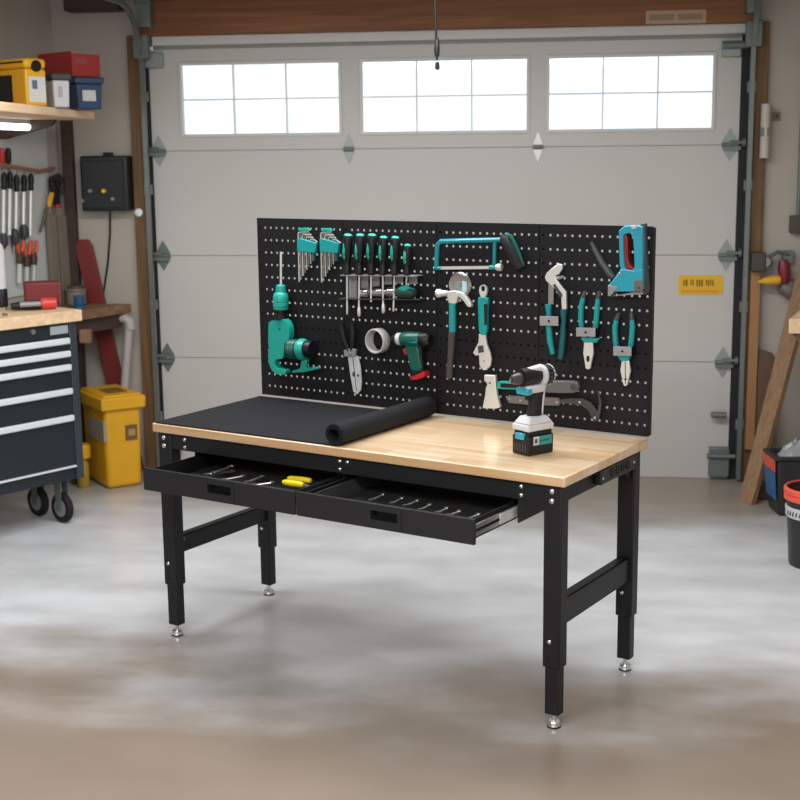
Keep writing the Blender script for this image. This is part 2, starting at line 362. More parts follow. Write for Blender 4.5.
part('band', MB().box(p.x+.02, q.x-.02, YF-.0052, YF-.004, q.z+.014, q.z+.026), mat('sign_orange', (226, 140, 30), .5), sg)

Yc = 6.2
p0 = on_y(435, 0, Yc); p1 = on_y(437, 66, Yc)
rc = thing('release_cord', 'black pull cord hanging in front of the door windows', 'cord', (p0.x, Yc, p1.z))
part('cord', MB().tube([(p0.x-.002, Yc, ZC), (p0.x, Yc, p0.z), on_y(437, 60, Yc)], .006, 8), BLKP, rc)
a, b = on_y(436.5, 38, Yc), on_y(437, 57, Yc)
part('handle', MB().lathe([(.004, 0), (.011, .006), (.013, .03), (.010, .075), (.005, .085)], b, (0, 0, 1), 12), BLKP, rc)
part('tip', MB().lathe([(.003, 0), (.011, .006), (.011, .03), (.004, .036)], on_y(437.4, 70, Yc), (0, 0, 1), 12), BLKP, rc)

# ------------------------------------------------------------------ the workbench
BW, BD, BH, BT = 1.83, .705, .899, .035
def B(): return MB(BM)
bench = thing('workbench', 'long black steel workbench with butcher block top and tall pegboard back', 'workbench', None, M=BM.copy())
part('worktop', B().box(0, BW, 0, BD, BH-BT, BH), BUTCH, bench, .004)
zb = BH-BT
def bolt(x, y, z, par=bench, ax=(0, -1, 0), r=.0085):
    part('bolt', B().lathe([(r, 0), (r*.98, .002), (r*.75, .0045), (r*.3, .006), (0, .006)], (x, y, z), ax, 12), CHROME, par)
def hole(x, y, z, par): part('bolt_hole', B().lathe([(.006, 0), (.006, .0006), (.001, .0006)], (x, y, z), (0, -1, 0), 10), mat('hole_black', (6, 6, 6), .9), par)
LX, LY = .066, .056
for sx in (0, 1):
    for sy in (0, 1):
        x0 = .017 if sx == 0 else BW-.017-LX; y0 = .014 if sy == 0 else BD-.026-LY
        leg = part('leg', B().box(x0, x0+LX, y0, y0+LY, .222, zb), BLACK, bench, .004)
        cx, cy = x0+LX/2, y0+LY/2
        part('lower_leg', B().box(x0+.007, x0+LX-.007, y0+.006, y0+LY-.006, .05, .26), BLACK, leg, .003)
        ft = part('foot', B().lathe([(.021, 0), (.0235, .002), (.0235, .008), (.022, .011), (.022, .02), (.019, .024), (.008, .025), (.008, .052), (.001, .052)], (cx, cy, 0), (0, 0, 1), 20), CHROME, leg)
        part('foot_pad', B().lathe([(.0205, -.0005), (.0242, .0015), (.0242, .006), (.02, .006)], (cx, cy, .0005), (0, 0, 1), 20), BLKP, ft)
        bolt(x0+.026, y0, .315, leg); hole(x0+.026, y0, .253, leg)
        if sy == 0:
            bx = x0+LX*.45
            bolt(bx, y0, zb-.022, leg, r=.01); bolt(bx, y0, zb-.055, leg, r=.01)
part('front_apron', B().box(.083, BW-.083, .018, .03, zb-.066, zb).box(.083, BW-.083, .018, .06, zb-.008, zb), BLACK, bench, .002)
part('back_apron', B().box(.083, BW-.083, BD-.045, BD-.033, zb-.066, zb), BLACK, bench, .002)
for x in (.155, .91, BW-.17):
    bolt(x, .018, zb-.02); bolt(x, .018, zb-.05)
bolt(.945, .018, zb-.02)
for sx in (0, 1):
    xo = .03 if sx == 0 else BW-.03; s = 1 if sx == 0 else -1
    y0, y1 = .07, BD-.082
    sid = B().prism([(xo, y0, zb), (xo, y1, zb), (xo, y1, zb-.115), (xo, y1-.05, zb-.066), (xo, y0+.03, zb-.066), (xo, y0, zb-.085)], (s*.006, 0, 0))
    part('side_apron', sid, BLACK, bench, .001)
    xw = xo if sx else xo+.04
    zs0, zs1 = (.364, .456) if sx else (.352, .424)
    st = B().box(xw-.006, xw, y0, y1, zs0, zs1).box(xw-.04, xw, y0, y1, zs1-.006, zs1).box(xw-.04, xw, y0, y1, zs0, zs0+.006)
    part('side_stretcher', st, BLACK, bench, .001)
    xb = xo-s*.0
    for yy in (y0+.012,): part('bolt', B().lathe([(.007, 0), (.005, .004), (0, .004)], (xo if sx else xo+.04, yy, zs1-.016), (1, 0, 0), 10), GSTEEL, bench)
# power strip on the right side
ps = part('power_strip', B().box(BW-.03, BW-.004, .30, .60, zb-.058, zb-.004), mat('power_strip_black', (27, 27, 30), .45), bench, .004)
for k in range(4):
    y = .395+k*.045
    part('socket', B().lathe([(.0165, 0), (.0165, .003), (.013, .003), (.012, .0005), (.001, .0005)], (BW-.004, y, zb-.03), (1, 0, 0), 16), BLKP, ps)
part('screw', B().lathe([(.006, 0), (.004, .003), (0, .003)], (BW-.004, .315, zb-.035), (1, 0, 0), 10), CHROME, ps)
part('screw', B().lathe([(.006, 0), (.004, .003), (0, .003)], (BW-.004, .587, zb-.03), (1, 0, 0), 10), CHROME, ps)
# drawer cabinet and the two pulled-out drawers
DX0, DX1, DZ0, DZ1, PULL = .192, 1.64, .706, .792, .25
part('drawer_cabinet', B().box(DX0, DX0+.004, .032, .50, DZ0+.004, zb).box(DX1, DX1+.004, .032, .50, DZ0+.004, zb).box(DX0, DX1, .497, .5, DZ0, zb).box(.913, .919, .032, .5, DZ0+.004, zb), BLACK, bench, .001)
bolt(DX1-.0, .033, DZ0+.016, r=.004)
HX = {0: (.452, .586), 1: (1.18, 1.322)}
for k in (0, 1):
    x0 = DX0 if k == 0 else .919; x1 = .911 if k == 0 else DX1-.002
    dr = part('drawer', B().box(x0+.016, x0+.02, -PULL, .22, DZ0+.012, DZ1-.008).box(x1-.02, x1-.016, -PULL, .22, DZ0+.012, DZ1-.008).box(x0+.016, x1-.016, .216, .22, DZ0+.012, DZ1-.008).box(x0+.016, x1-.016, -PULL, .22, DZ0+.012, DZ0+.016), DKIN, bench)
    ha, hb = [on_b(q, 480, -PULL-.012).x for q in ((206.5, 230) if k == 0 else (369.5, 396.5))]
    fr = B(); z0, z1 = DZ0+.030, DZ0+.062; yf = -PULL-.012
    fr.frame([(x0, yf, DZ0), (x1, yf, DZ0), (x1, yf, DZ1), (x0, yf, DZ1)], [(ha, yf, z0), (hb, yf, z0), (hb, yf, z1), (ha, yf, z1)], (0, .012, 0))
    fp = part('drawer_front', fr, DRW, dr, .0015)
    part('recessed_pull', B().frame([(ha, yf+.002, z0), (hb, yf+.002, z0), (hb, yf+.002, z1), (ha, yf+.002, z1)], [(ha+.012, yf+.024, z0+.008), (hb-.012, yf+.024, z0+.008), (hb-.012, yf+.024, z1-.004), (ha+.012, yf+.024, z1-.004)], (0, .001, 0)).box(ha, hb, yf+.024, yf+.026, z0, z1), DKIN, fp)
    hx = hb+.016
    part('seam', B().box(hx, hx+.0025, yf-.0006, yf+.001, DZ0+.001, DZ1-.001), DKIN, fp)
    for xx, s in ((x0+.016, -1), (x1-.016, 1)):
        rl = part('slide_rail', B().box(*sorted((xx, xx+s*.006)), -PULL+.0, .2, DZ0+.02, DZ0+.062), STEEL, dr, .001)
        part('rail_slot', B().box(*sorted((xx+s*.005, xx+s*.0068)), -PULL+.0, .05, DZ0+.036, DZ0+.046), DKIN, rl)
        part('rail_carriage', B().box(*sorted((xx+s*.005, xx+s*.010)), -.075, .10, DZ0+.024, DZ0+.058), STEELW, rl, .001)
    part('liner', B().box(x0+.02, x1-.02, -PULL, .216, DZ0+.016, DZ0+.018), BLKR, dr)
    part('divider', B().box((x1-.035), (x1-.032), -PULL, .216, DZ0+.018, DZ1-.014) if k == 0 else B().box(x0+.035, x0+.038, -PULL, .216, DZ0+.018, DZ1-.014), DGREY, dr)
# pegboard back: four drilled panels on uprights and a crossbar
PZ0 = BH+.008; PH = .776; PY = BD; NC, NR = 15, 14
CP, RP, C0, R0 = .0305, .0534, .0145, .040
PWID = BW/4
for k in range(4):
    px0 = k*PWID+.0008; px1 = (k+1)*PWID-.0008
    vs = []; fs = []
    cxs = [px0]+[px0+C0+CP*(j+.5) for j in range(NC-1)]+[px1]
    zt = PZ0+PH
    rzs = [zt]+[zt-R0-RP*(i+.5) for i in range(NR-1)]+[PZ0]
    mb = B(); hr = .0053
    for i in range(NR):
        for j in range(NC):
            cx = px0+C0+CP*j; cz = zt-R0-RP*i
            xa, xb2, za, zb2 = cxs[j], cxs[j+1], rzs[i+1], rzs[i]
            sq = [(xb2, cz), (xb2, zb2), (cx, zb2), (xa, zb2), (xa, cz), (xa, za), (cx, za), (xb2, za)]
            ho = [(cx+hr*cos(radians(45*q)), cz+hr*sin(radians(45*q))) for q in range(8)]
            v = [(x, PY, z) for x, z in sq]+[(x, PY, z) for x, z in ho]+[(x, PY+.0012, z) for x, z in ho]+[(x, PY+.0012, z) for x, z in sq]
            f = []
            for q in range(8):
                r = (q+1) % 8
                f += [(q, r, 8+r, 8+q), (8+q, 8+r, 16+r, 16+q), (16+q, 16+r, 24+r, 24+q)]
            mb.add(v, f)
    # folded flanges round the panel
    mb.box(px0, px0+.001, PY, PY+.010, PZ0, zt).box(px1-.001, px1, PY, PY+.010, PZ0, zt).box(px0, px1, PY, PY+.010, zt-.0005, zt+.0008).box(px0, px1, PY, PY+.010, PZ0-.0008, PZ0+.0005)
    part('pegboard_panel', mb, PEGB, bench, ang=20)
for k in range(5):
    x = min(max(k*PWID, .012), BW-.012)
    a, b = (x-.014, x+.014) if 0 < k < 4 else ((.001, .014) if k == 0 else (BW-.014, BW-.001))
    part('upright', B().box(a, b, PY+.011, PY+.034, PZ0, PZ0+PH-.004), BLACK, bench, .001)
part('crossbar', B().box(.0, BW, PY+.0112, PY+.033, PZ0+PH-.545, PZ0+PH-.440), BLACK, bench, .001)

# black mat, half rolled up on the worktop
def spiral(r0, r1, th, turns, n=90):
    o = []; i = []
    for k in range(n+1):
        t = k/n; a = -pi/2+turns*2*pi*(1-t); r = r1+(r0-r1)*t
        o.append((r*cos(a), r*sin(a))); i.append(((r-th)*cos(a), (r-th)*sin(a)))
    return o, i
ro = .038
fr_, bk_ = on_bz(336, 435.5, BH+ro), on_bz(432, 404, BH+ro)
ya, yb = .012, .675
cxf = fr_.x; cxb = cxf-.002
mb = B(); o, i = spiral(.0428, .026, .0052, 2.6)
n = len(o); vs = []; fs = []
for yy, cx in ((ya, cxf), (yb, cxb)):
    for (x, z) in o: vs.append((cx+x, yy, BH+.0435+z))
    for (x, z) in i: vs.append((cx+x, yy, BH+.0435+z))
for k in range(n-1):
    fs += [(k, k+1, 2*n+k+1, 2*n+k), (n+k, 3*n+k, 3*n+k+1, n+k+1), (k, n+k, n+k+1, k+1), (2*n+k, 2*n+k+1, 3*n+k+1, 3*n+k)]
fs += [(0, 2*n, 3*n, n), (n-1, 2*n-1, 4*n-1, 3*n-1)]
mb.add(vs, fs)
mb.prism([(.014, .004, BH+.0007), (cxf, .012, BH+.0007), (cxb, .675, BH+.0007), (.014, .675, BH+.0007)], (0, 0, .0048))
solo('bench_mat', mb, MAT, 'black rubber mat half rolled up on the left of the worktop', 'mat', M=BM @ Matrix.Translation((.45, .34, BH)))

# ------------------------------------------------------------------ tools on the pegboard (drawn in the plane of the board)
class TB(MB):
    """mesh builder in bench coordinates, fed with points of the board's plane seen at a pixel"""
    def __init__(s, z=None, o=(0, 0)): MB.__init__(s, BM); s.z = z or 1; s.o = o
    def P(s, q, off): return on_b(s.o[0]+q[0]/s.z, s.o[1]+q[1]/s.z, PY-off)
    def plate(s, pts, off, th, sm=0):
        if sm: pts = smooth_poly(pts, sm)
        return s.prism([s.P(q, off+th) for q in pts], (0, th, 0))
    def ring(s, outer, inner, off, th, sm=0):
        if sm: outer, inner = smooth_poly(outer, sm), smooth_poly(inner, sm)
        return s.frame([s.P(q, off+th) for q in outer], [s.P(q, off+th) for q in inner], (0, th, 0))
    def rod(s, pts, off, r, n=10, flat=1.0): return s.tube([s.P(q, off) for q in pts], r, n, up=(0, 1, 0) if True else None, flat=flat)
    def turn(s, a, b, prof, off, n=16):          # lathe between two pixels, profile (radius in m, 0..1)
        A = s.P(a, off); Bq = s.P(b, off); d = Bq-A; return s.lathe([(r, h*d.length) for r, h in prof], A, d, n)
    def disc(s, c, r, off, th, n=20): A = s.P(c, off); return s.lathe([(r*.96, 0), (r, th*.1), (r, th*.85), (r*.93, th), (0, th)], A, (0, -1, 0), n)
def tool(name, label, cat, z, o, at, group=None):
    p = BM @ TB(z, o).P(at, .01)
    M = Matrix.Translation(p) @ Matrix.Rotation(BYAW, 4, 'Z')
    t = thing(name, label, cat, None, M=M, group=group); return t, (lambda: TB(z, o))

# hex key sets
for k, (dx, lab) in enumerate(((0, 'left one of the two teal hex key sets, above the teal power drill'), (22.6, 'right one of the two teal hex key sets, beside the first screwdriver'))):
    t, T = tool('hex_key_set', lab, 'hex keys', 8, (250+dx, 210+dx*.012), (450, 300), 'hex key sets on the pegboard')
    for i in range(8):
        x = 386+i*15.5; ty = 178+i*9; by = 575-i*24
        ex = 470+i*9.3; ey = 172+i*12
        part('hex_key', T().rod([(x+8, by), (x, ty+14), (x+3, ty+4), (x+12, ty), (ex, ey)], .012, .0031-.00014*i, 6), STEELW if i % 2 == 0 else STEEL, t)
    hd = part('holder', T().plate([(375, 232), (405, 228), (525, 264), (520, 345), (375, 330)], .004, .018), TEAL, t, .002)
    part('holder_tail', T().plate([(440, 338), (522, 343), (518, 405), (500, 405)], .003, .008), TEALD, hd)
    part('cap', T().plate([(385, 145), (460, 143), (472, 168), (388, 168)], .006, .012), TEALG, t, .001)
# teal power drill
t, T = tool('rotary_drill', 'teal power drill with its long bit pointing up at the left end of the board', 'drill', 6.667, (255, 280), (170, 400))
part('drill_bit', T().rod([(173, -188), (173, 40)], .035, .005, 8), STEELW, t)
part('chuck', T().turn((172, 200), (172, 30), [(.020, 0), (.032, .03), (.033, .12), (.031, .14), (.034, .16), (.034, .30), (.031, .32), (.034, .34), (.034, .5), (.031, .62), (.023, .70), (.021, .95), (.012, 1), (0, 1)], .035), TEALG, t)
part('collar', T().turn((172, 265), (172, 198), [(.024, 0), (.030, .1), (.030, .75), (.024, .8), (.024, 1), (0, 1)], .035), BLKP, t)
bd = part('body', T().plate([(100, 275), (150, 262), (200, 262), (228, 318), (228, 400), (195, 420), (190, 525), (135, 530), (130, 565), (150, 590), (205, 600), (205, 630), (150, 632), (108, 602), (88, 540), (88, 460), (98, 455), (88, 445), (88, 290)], .018, .036, 1), TEALG, t, .006, segs=3)
part('vent_screw', T().disc((165, 327), .004, .054, .002, 10), BLKP, bd)
part('hook_tip', T().disc((213, 612), .011, .02, .02, 12), STEEL, bd)
part('coil', T().turn((234, 462), (300, 462), [(.040, 0), (.044, .05), (.044, .12)] + [(a, .15+.7*i/11) for i, a in enumerate((.040, .043)*6)] + [(.044, .9), (.040, 1)], .05, 24), mat('coil_black', (24, 40, 38), .4), t)
part('coil_ring', T().turn((244, 462), (290, 462), [(.0445, 0), (.0415, .1), (.0445, .25), (.0415, .35), (.0445, .5), (.0415, .6), (.0445, .75), (.0415, .9), (.0445, 1)], .05, 24), GREEN, t)
part('flange', T().turn((298, 462), (345, 462), [(.038, 0), (.046, .15), (.046, .6), (.040, 1)], .05, 24), TEALG, t)
part('end_disc', T().turn((342, 462), (388, 462), [(.036, 0), (.036, .3), (.040, .4), (.036, 1)], .05, 24), BLKP, t)
part('foot_bracket', T().plate([(310, 525), (350, 525), (335, 585), (420, 580), (425, 592), (330, 615), (245, 620), (250, 605), (300, 590)], .03, .02), TEALG, t, .002)
# screwdriver rack
t, T = tool('tool_rack', 'grey steel rack holding the six screwdrivers', 'rack', 8, (335, 220), (350, 540))
part('top_shelf', T().plate([(40, 440), (640, 448), (640, 454), (40, 447)], .0005, .062), GSTEEL, t)
part('bottom_shelf', T().plate([(28, 630), (675, 634), (675, 641), (28, 637)], .0005, .05), DGREY, t)
for i, (a, b, c) in enumerate(((110, 176, 625), (210, 266, 560), (300, 356, 528), (398, 456, 512), (487, 545, 505), (590, 657, 512))):
    part('slot_plate', T().plate([(a, 448), (b, 449), (b, c), (a, c+6)], .0005, .003), GSTEEL, t)
t, T = tool('barrel_tool', 'silver barrelled tool with dark green end lying across the screwdriver rack', 'tool', 8, (335, 220), (420, 580))
part('barrel', T().turn((205, 588), (500, 575), [(.017, 0), (.020, .02), (.020, .24), (.014, .26), (.014, .38), (.019, .4), (.019, .62), (.014, .64), (.014, .72), (.020, .75), (.018, 1)], .0235), CHROME, t)
part('grip', T().turn((285, 584), (350, 582), [(.015, 0), (.018, .1), (.018, .9), (.015, 1)], .0235), BLKP, t)
part('head', T().turn((480, 576), (650, 580), [(.015, 0), (.024, .2), (.028, .45), (.0275, .7), (.022, .92), (.01, 1), (0, 1)], .030), mat('dark_green_rubber', (34, 58, 56), .45, 0, .3, 60), t)
part('clip', T().plate([(500, 545), (560, 520), (640, 560), (600, 545), (540, 575)], .05, .006, 1), TEALG, t)
# screwdrivers
sd = [(102, 112, 97, 755, 'flat'), (200, 112, 191, 772, 'wide'), (295, 112, 288, 655, 'round'), (388, 130, 385, 745, 'wide'), (481, 132, 468, 730, 'fine'), (580, 196, 570, 530, 'round')]
words = ['first screwdriver from the left in the rack, slim flat blade', 'second screwdriver from the left in the rack, wide bright tip', 'third screwdriver from the left in the rack, short plain shaft',
         'fourth screwdriver from the left in the rack, slightly lower handle top', 'fifth screwdriver from the left in the rack, thin pointed shaft', 'smallest screwdriver at the right end of the rack']
for (hx, hy, sx, sy, tip), lab in zip(sd, words):
    t, T = tool('screwdriver', lab, 'screwdriver', 8, (335, 220), (hx, 400), 'teal and black screwdrivers in the rack')
    k = .82 if hy > 190 else (.93 if hy > 120 else 1); off = .046
    hdl = part('handle', T().turn((hx-6, 441), (hx+3, hy), [(.014*k, 0), (.0175*k, .03), (.016*k, .22), (.013*k, .30), (.015*k, .36), (.0205*k, .5), (.0215*k, .7), (.0205*k, .88), (.0185*k, .955), (.012*k, 1), (0, 1)], off, 16), BLKP, t)
    l = 441-hy
    for dx, nm in ((-25*k, 'side_grip'),):
        part('side_grip', T().turn((hx-24*k, 441-l*.36), (hx-20*k, hy+l*.17), [(.002, 0), (.009*k, .15), (.0115*k, .5), (.009*k, .85), (.002, 1)], off+.0115, 12), TEALG, hdl)
    part('end_cap', T().turn((hx+2, hy+l*.045), (hx+3, hy-4), [(.0178*k, 0), (.0178*k, .3), (.014*k, .8), (.006, 1), (0, 1)], off+.0015, 16), TEALG, hdl)
    sh = T().rod([(hx-6, 440), (sx, sy-(55 if tip in ('flat', 'wide') else 10)), (sx, sy)] if tip != 'flat' else [(hx-6, 440), (sx, sy-60)], off, .0042*k, 8)
    if tip == 'flat': sh.plate([(sx-8, sy-65), (sx+8, sy-65), (sx+3, sy), (sx-6, sy)], off-.0015, .003)
    if tip == 'wide': sh.turn((sx+2, sy-80), (sx+3, sy), [(.004, 0), (.0075, .3), (.0075, .8), (.003, 1), (0, 1)], off)
    part('shaft', sh, STEELW, t)
# long snips
t, T = tool('snips', 'black handled snips with long pale blades on the left half of the board', 'snips', 7.27, (335, 300), (120, 400))
for pts in ([(48, 178), (58, 240), (72, 300), (105, 372)], [(126, 166), (132, 240), (130, 300), (122, 372)]):
    part('handle', T().tube([T().P(q, .016) for q in pts], [.0075, .011, .0115, .009], 10), BLKP, t)
part('pivot_block', T().plate([(62, 366), (105, 352), (148, 358), (146, 408), (66, 414)], .008, .016), GSTEEL, t, .002)
part('pivot_bolt', T().disc((110, 388), .006, .024, .003, 12), STEEL, t)
bl = part('blade', T().plate([(92, 412), (165, 406), (182, 480), (192, 590), (187, 655), (160, 688), (132, 668), (112, 560)], .01, .008), mat('blade_grey', (196, 198, 196), .5, .2, .12, 60), t, .002)
part('blade_slit', T().plate([(126, 414), (132, 414), (158, 660), (154, 660)], .0178, .0006), DGREY, bl)
part('blade_marks', T().plate([(128, 520), (146, 528), (140, 560), (126, 552)], .0178, .0006).plate([(160, 535), (176, 545), (172, 560), (160, 556)], .0178, .0006), DGREY, bl)
# hole saw on a peg, green drill beside it
t, T = tool('hole_saw', 'pale grey open ring cup beside the nose of the small green drill', 'hole saw', 7.27, (335, 300), (350, 290))
c = T().P((338, 292), .005); 
part('cup', T()._lathe([(.043, .003), (.050, .003), (.052, .006), (.052, .044), (.050, .047), (.046, .047), (.045, .044), (.043, .003)], c, Vector((-.12, -1, 0)), 32, caps=False), mat('pale_grit', (184, 182, 180), .6, .1, .2, 200, .3), t)
t, T = tool('cordless_drill', 'small green cordless drill with red base hung on the pegboard', 'drill', 7.27, (335, 300), (580, 340))
part('chuck', T().turn((408, 284), (460, 282), [(.008, 0), (.014, .2), (.019, .6), (.021, 1), (0, 1)], .035), BLKP, t)
part('clutch_ring', T().turn((452, 283), (490, 282), [(.020, 0), (.0255, .15), (.0255, .85), (.022, 1), (0, 1)], .035), WHT, t)
bd = part('body', T().turn((480, 282), (645, 288), [(.022, 0), (.029, .1), (.031, .4), (.030, .85), (.024, 1), (0, 1)], .035, 20), GREEN, t)
part('side_badge', T().plate([(512, 278), (598, 284), (594, 312), (520, 306)], .0605, .004), TEALB, bd)
part('motor_housing', T().turn((620, 287), (692, 290), [(.028, 0), (.031, .2), (.029, .7), (.018, 1), (0, 1)], .035, 20), BLKP, t)
part('handle', T().plate([(500, 330), (602, 330), (612, 430), (634, 515), (556, 525), (540, 490), (528, 420), (508, 372)], .018, .036, 1), GREEN, t, .006, segs=3)
part('back_grip', T().plate([(580, 335), (622, 330), (630, 430), (642, 512), (610, 515), (592, 430)], .016, .03, 1), BLKP, t, .004)
part('trigger', T().plate([(486, 350), (508, 352), (522, 400), (502, 402)], .026, .02, 1), RED, t, .003)
part('battery', T().plate([(540, 545), (628, 512), (648, 525), (648, 565), (575, 585), (545, 580)], .014, .044, 1), RED, t, .003)
part('battery_seat', T().plate([(542, 530), (630, 505), (640, 520), (552, 560)], .013, .046), BLKP, t, .002)
# hacksaw
t, T = tool('hacksaw', 'teal framed hacksaw at the top of the pegboard', 'saw', 6.667, (425, 220), (280, 140))
part('frame', T().rod([(76, 322), (82, 190), (88, 160), (104, 143), (300, 137), (470, 133), (505, 132)], .022, .0095, 10).rod([(466, 135), (462, 320)], .022, .0075, 10), mat('saw_teal', (26, 128, 142), .3), t)
part('blade', T().plate([(92, 310), (450, 306), (450, 326), (92, 331)], .021, .002), STEELW, t)
part('blade_holder', T().rod([(60, 322), (105, 320)], .022, .008).rod([(432, 316), (482, 315)], .022, .009), TEAL, t)
part('tension_knob', T().turn((478, 315), (514, 315), [(.013, 0), (.015, .2), (.015, .8), (.011, 1), (0, 1)], .022), STEELW, t)
hd = part('handle', T().tube([T().P(q, .024) for q in [(516, 112), (535, 128), (570, 190), (605, 262), (636, 325)]], [.012, .020, .0215, .022, .020], 14), BLKR, t)
part('handle_back', T().rod([(536, 96), (574, 112), (614, 192), (655, 310)], .022, .009, 8), GREEN, hd)
# hammer
t, T = tool('claw_hammer', 'claw hammer with teal and dark grip hung in the middle of the board', 'hammer', 6.667, (425, 220), (190, 560))
hd = part('head', T().turn((78, 488), (150, 490), [(.014, 0), (.017, .05), (.017, .35), (.0125, .5), (.0125, 1), (0, 1)], .035).plate([(138, 475), (215, 472), (218, 505), (205, 560), (158, 560), (148, 510)], .022, .026, 1), STEELW, t, .002)
part('claw', T().plate([(205, 472), (245, 482), (285, 525), (312, 575), (285, 585), (255, 540), (225, 512), (205, 508)], .024, .020, 1), STEELW, hd, .003)
part('shaft', T().turn((184, 745), (184, 552), [(.0145, 0), (.0145, 1)], .035, 14), TEAL, t)
part('grip', T().turn((162, 1058), (182, 742), [(.006, 0), (.0125, .02), (.014, .12), (.0125, .4), (.0155, .92), (.0145, 1)], .035, 14), mat('dark_brown_rubber', (62, 54, 52), .65), t)
t, T = tool('magnetic_dish', 'round shiny silver dish behind the hammer head', 'dish', 6.667, (425, 220), (240, 430))
part('dish', T()._lathe([(.020, .0), (.050, .001), (.052, .006), (.046, .014), (.030, .012), (.006, .012), (0, .012)], T().P((238, 432), .002), Vector((0, -1, 0)), 28), STEEL, t)
part('hub', T().plate([(198, 412), (238, 408), (238, 450), (198, 455)], .012, .006), GSTEEL, t, .001)
part('sticker', T().plate([(246, 405), (275, 412), (280, 460), (262, 495), (246, 470)], .0145, .002), mat('pale_blue_label', (170, 200, 214), .4), t)
# adjustable wrench
t, T = tool('adjustable_wrench', 'adjustable wrench with teal handle hung jaw down beside the hammer', 'wrench', 6.667, (425, 220), (385, 640))
ho = [(385+14*cos(a), 458+20*sin(a)) for a in [2*pi*k/16 for k in range(16)]]
ou = [(386+26*cos(a), 468+(52 if sin(a) > 0 else 36)*sin(a)) for a in [2*pi*k/16 for k in range(16)]]
part('hanging_eye', T().ring(ou, ho, .010, .012), STEELW, t, .001)
g = part('grip', T().plate([(355, 512), (412, 515), (420, 530), (412, 600), (412, 770), (358, 766), (352, 640), (350, 530)], .008, .02, 1), TEAL, t, .004, segs=3)
part('grip_inset', T().plate([(392, 560), (414, 560), (412, 700), (396, 700)], .0265, .0025), BLKR, g)
hd = part('jaw_head', T().plate([(358, 760), (404, 765), (402, 772), (410, 830), (432, 885), (440, 930), (432, 975), (405, 1000), (385, 1002), (362, 970), (358, 900), (335, 906), (318, 886), (355, 815), (358, 770)], .012, .013), STEELW, t, .002)
part('worm_screw', T().plate([(352, 842), (385, 835), (392, 880), (356, 888)], .0248, .002), DGREY, hd)
part('jaw_hole', T().disc((392, 940), .003, .0248, .0008, 10), DGREY, hd)
# hatchet
t, T = tool('hatchet', 'hatchet with pale flared blade and teal handle low on the board', 'hatchet', 6.667, (430, 320), (400, 430))
hd = part('blade', T().plate([(360, 366), (434, 369), (438, 440), (446, 505), (468, 582), (440, 592), (348, 588), (366, 500), (372, 442), (380, 440), (378, 414), (360, 410)], .012, .018), STEELW, t, .003)
part('blade_hole', T().disc((400, 420), .0045, .0295, .0008, 10), DGREY, hd)
part('handle', T().plate([(445, 420), (462, 408), (700, 420), (720, 440), (720, 470), (640, 468), (460, 460), (445, 450)], .012, .020), TEALG, t, .003)
part('handle_inset', T().plate([(470, 422), (640, 430), (700, 436), (700, 456), (640, 456), (470, 450)], .0315, .0012), BLKP, t)
part('grip', T().plate([(700, 405), (960, 405), (985, 420), (990, 450), (975, 480), (940, 492), (700, 482)], .010, .026, 1), mat('smoke_grey_plastic', (86, 86, 88), .4), t, .006, segs=3)
part('grip_end', T().disc((958, 447), .013, .035, .003, 16), DGREY, t)
# hooked pruning knife
t, T = tool('pruning_knife', 'hooked black pruning knife with bolted grey handle near the bottom right of the board', 'knife', 4.21, (470, 320), (400, 350))
hdl = part('handle', T().plate([(150, 328), (162, 318), (370, 328), (380, 345), (372, 362), (250, 358), (162, 350)], .008, .016), mat('mid_grey_plastic', (98, 96, 98), .45), t, .003)
for q in ((167, 331), (213, 338), (366, 346)): part('rivet', T().disc(q, .0042, .0235, .0025, 12), CHROME, hdl)
bl = part('blade', T().plate([(372, 350), (384, 334), (420, 330), (472, 330), (508, 348), (535, 385), (543, 360), (540, 320), (532, 292), (546, 315), (553, 350), (549, 392), (538, 425), (524, 428), (512, 412), (498, 382), (470, 362), (430, 354)], .010, .009), DGREY, t, .0015)
for q in ((462, 346), (526, 411)): part('rivet', T().disc(q, .005, .0185, .003, 12), CHROME, bl)
# pliers held in grey clips
Z5 = 5.714; O5 = (520, 250)
def clip(a, b, y0, y1, lab, bx):
    t, T = tool('tool_clip', lab, 'clip', Z5, O5, ((a+b)/2, (y0+y1)/2), 'grey pliers clips on the board')
    part('face_plate', T().plate([(a, y0), (b, y0+2), (b, y1), (a, y1-2)], .046, .004), mat('clip_grey', (140, 138, 142), .45), t, .001)
    part('standoff', T().plate([(b-2-30, y0+4), (bx-26, y0+8), (bx-26, y1+2), (b-2-30, y1-3)], .0, .006).box(*sorted((T().P((b, y0), .046).x-.014, T().P((b, y0), .046).x)), PY-.046, PY, T().P((b, y1-4), .046).z, T().P((b, y0+4), .046).z), BLKP, t)
    part('clip_screw', T().disc(((a+b)/2, (y0+y1)/2), .0045, .050, .002, 12), BLKP, t)
clip(112, 218, 378, 434, 'grey clip across the slip joint pliers', 290)
clip(320, 430, 444, 496, 'grey clip across the second pliers below the staple gun', 505)
clip(532, 636, 551, 606, 'grey clip across the rightmost pliers', 668)
t, T = tool('slip_joint_pliers', 'silver slip joint pliers hung with jaws up', 'pliers', Z5, O5, (200, 330))
part('upper_jaw', T().plate([(140, 158), (152, 130), (180, 105), (218, 78), (240, 84), (241, 108), (218, 140), (198, 146), (205, 168), (262, 240), (264, 340), (238, 340), (234, 270), (195, 218), (150, 178)], .022, .012), STEELW, t, .002)
part('lower_jaw', T().plate([(162, 186), (192, 212), (190, 310), (160, 312)], .014, .009).plate([(205, 150), (246, 146), (248, 158), (222, 170)], .014, .009), STEEL, t, .001)
part('jaw_slot', T().plate([(188, 200), (200, 192), (242, 255), (240, 272), (226, 268)], .0338, .0008), DGREY, t)
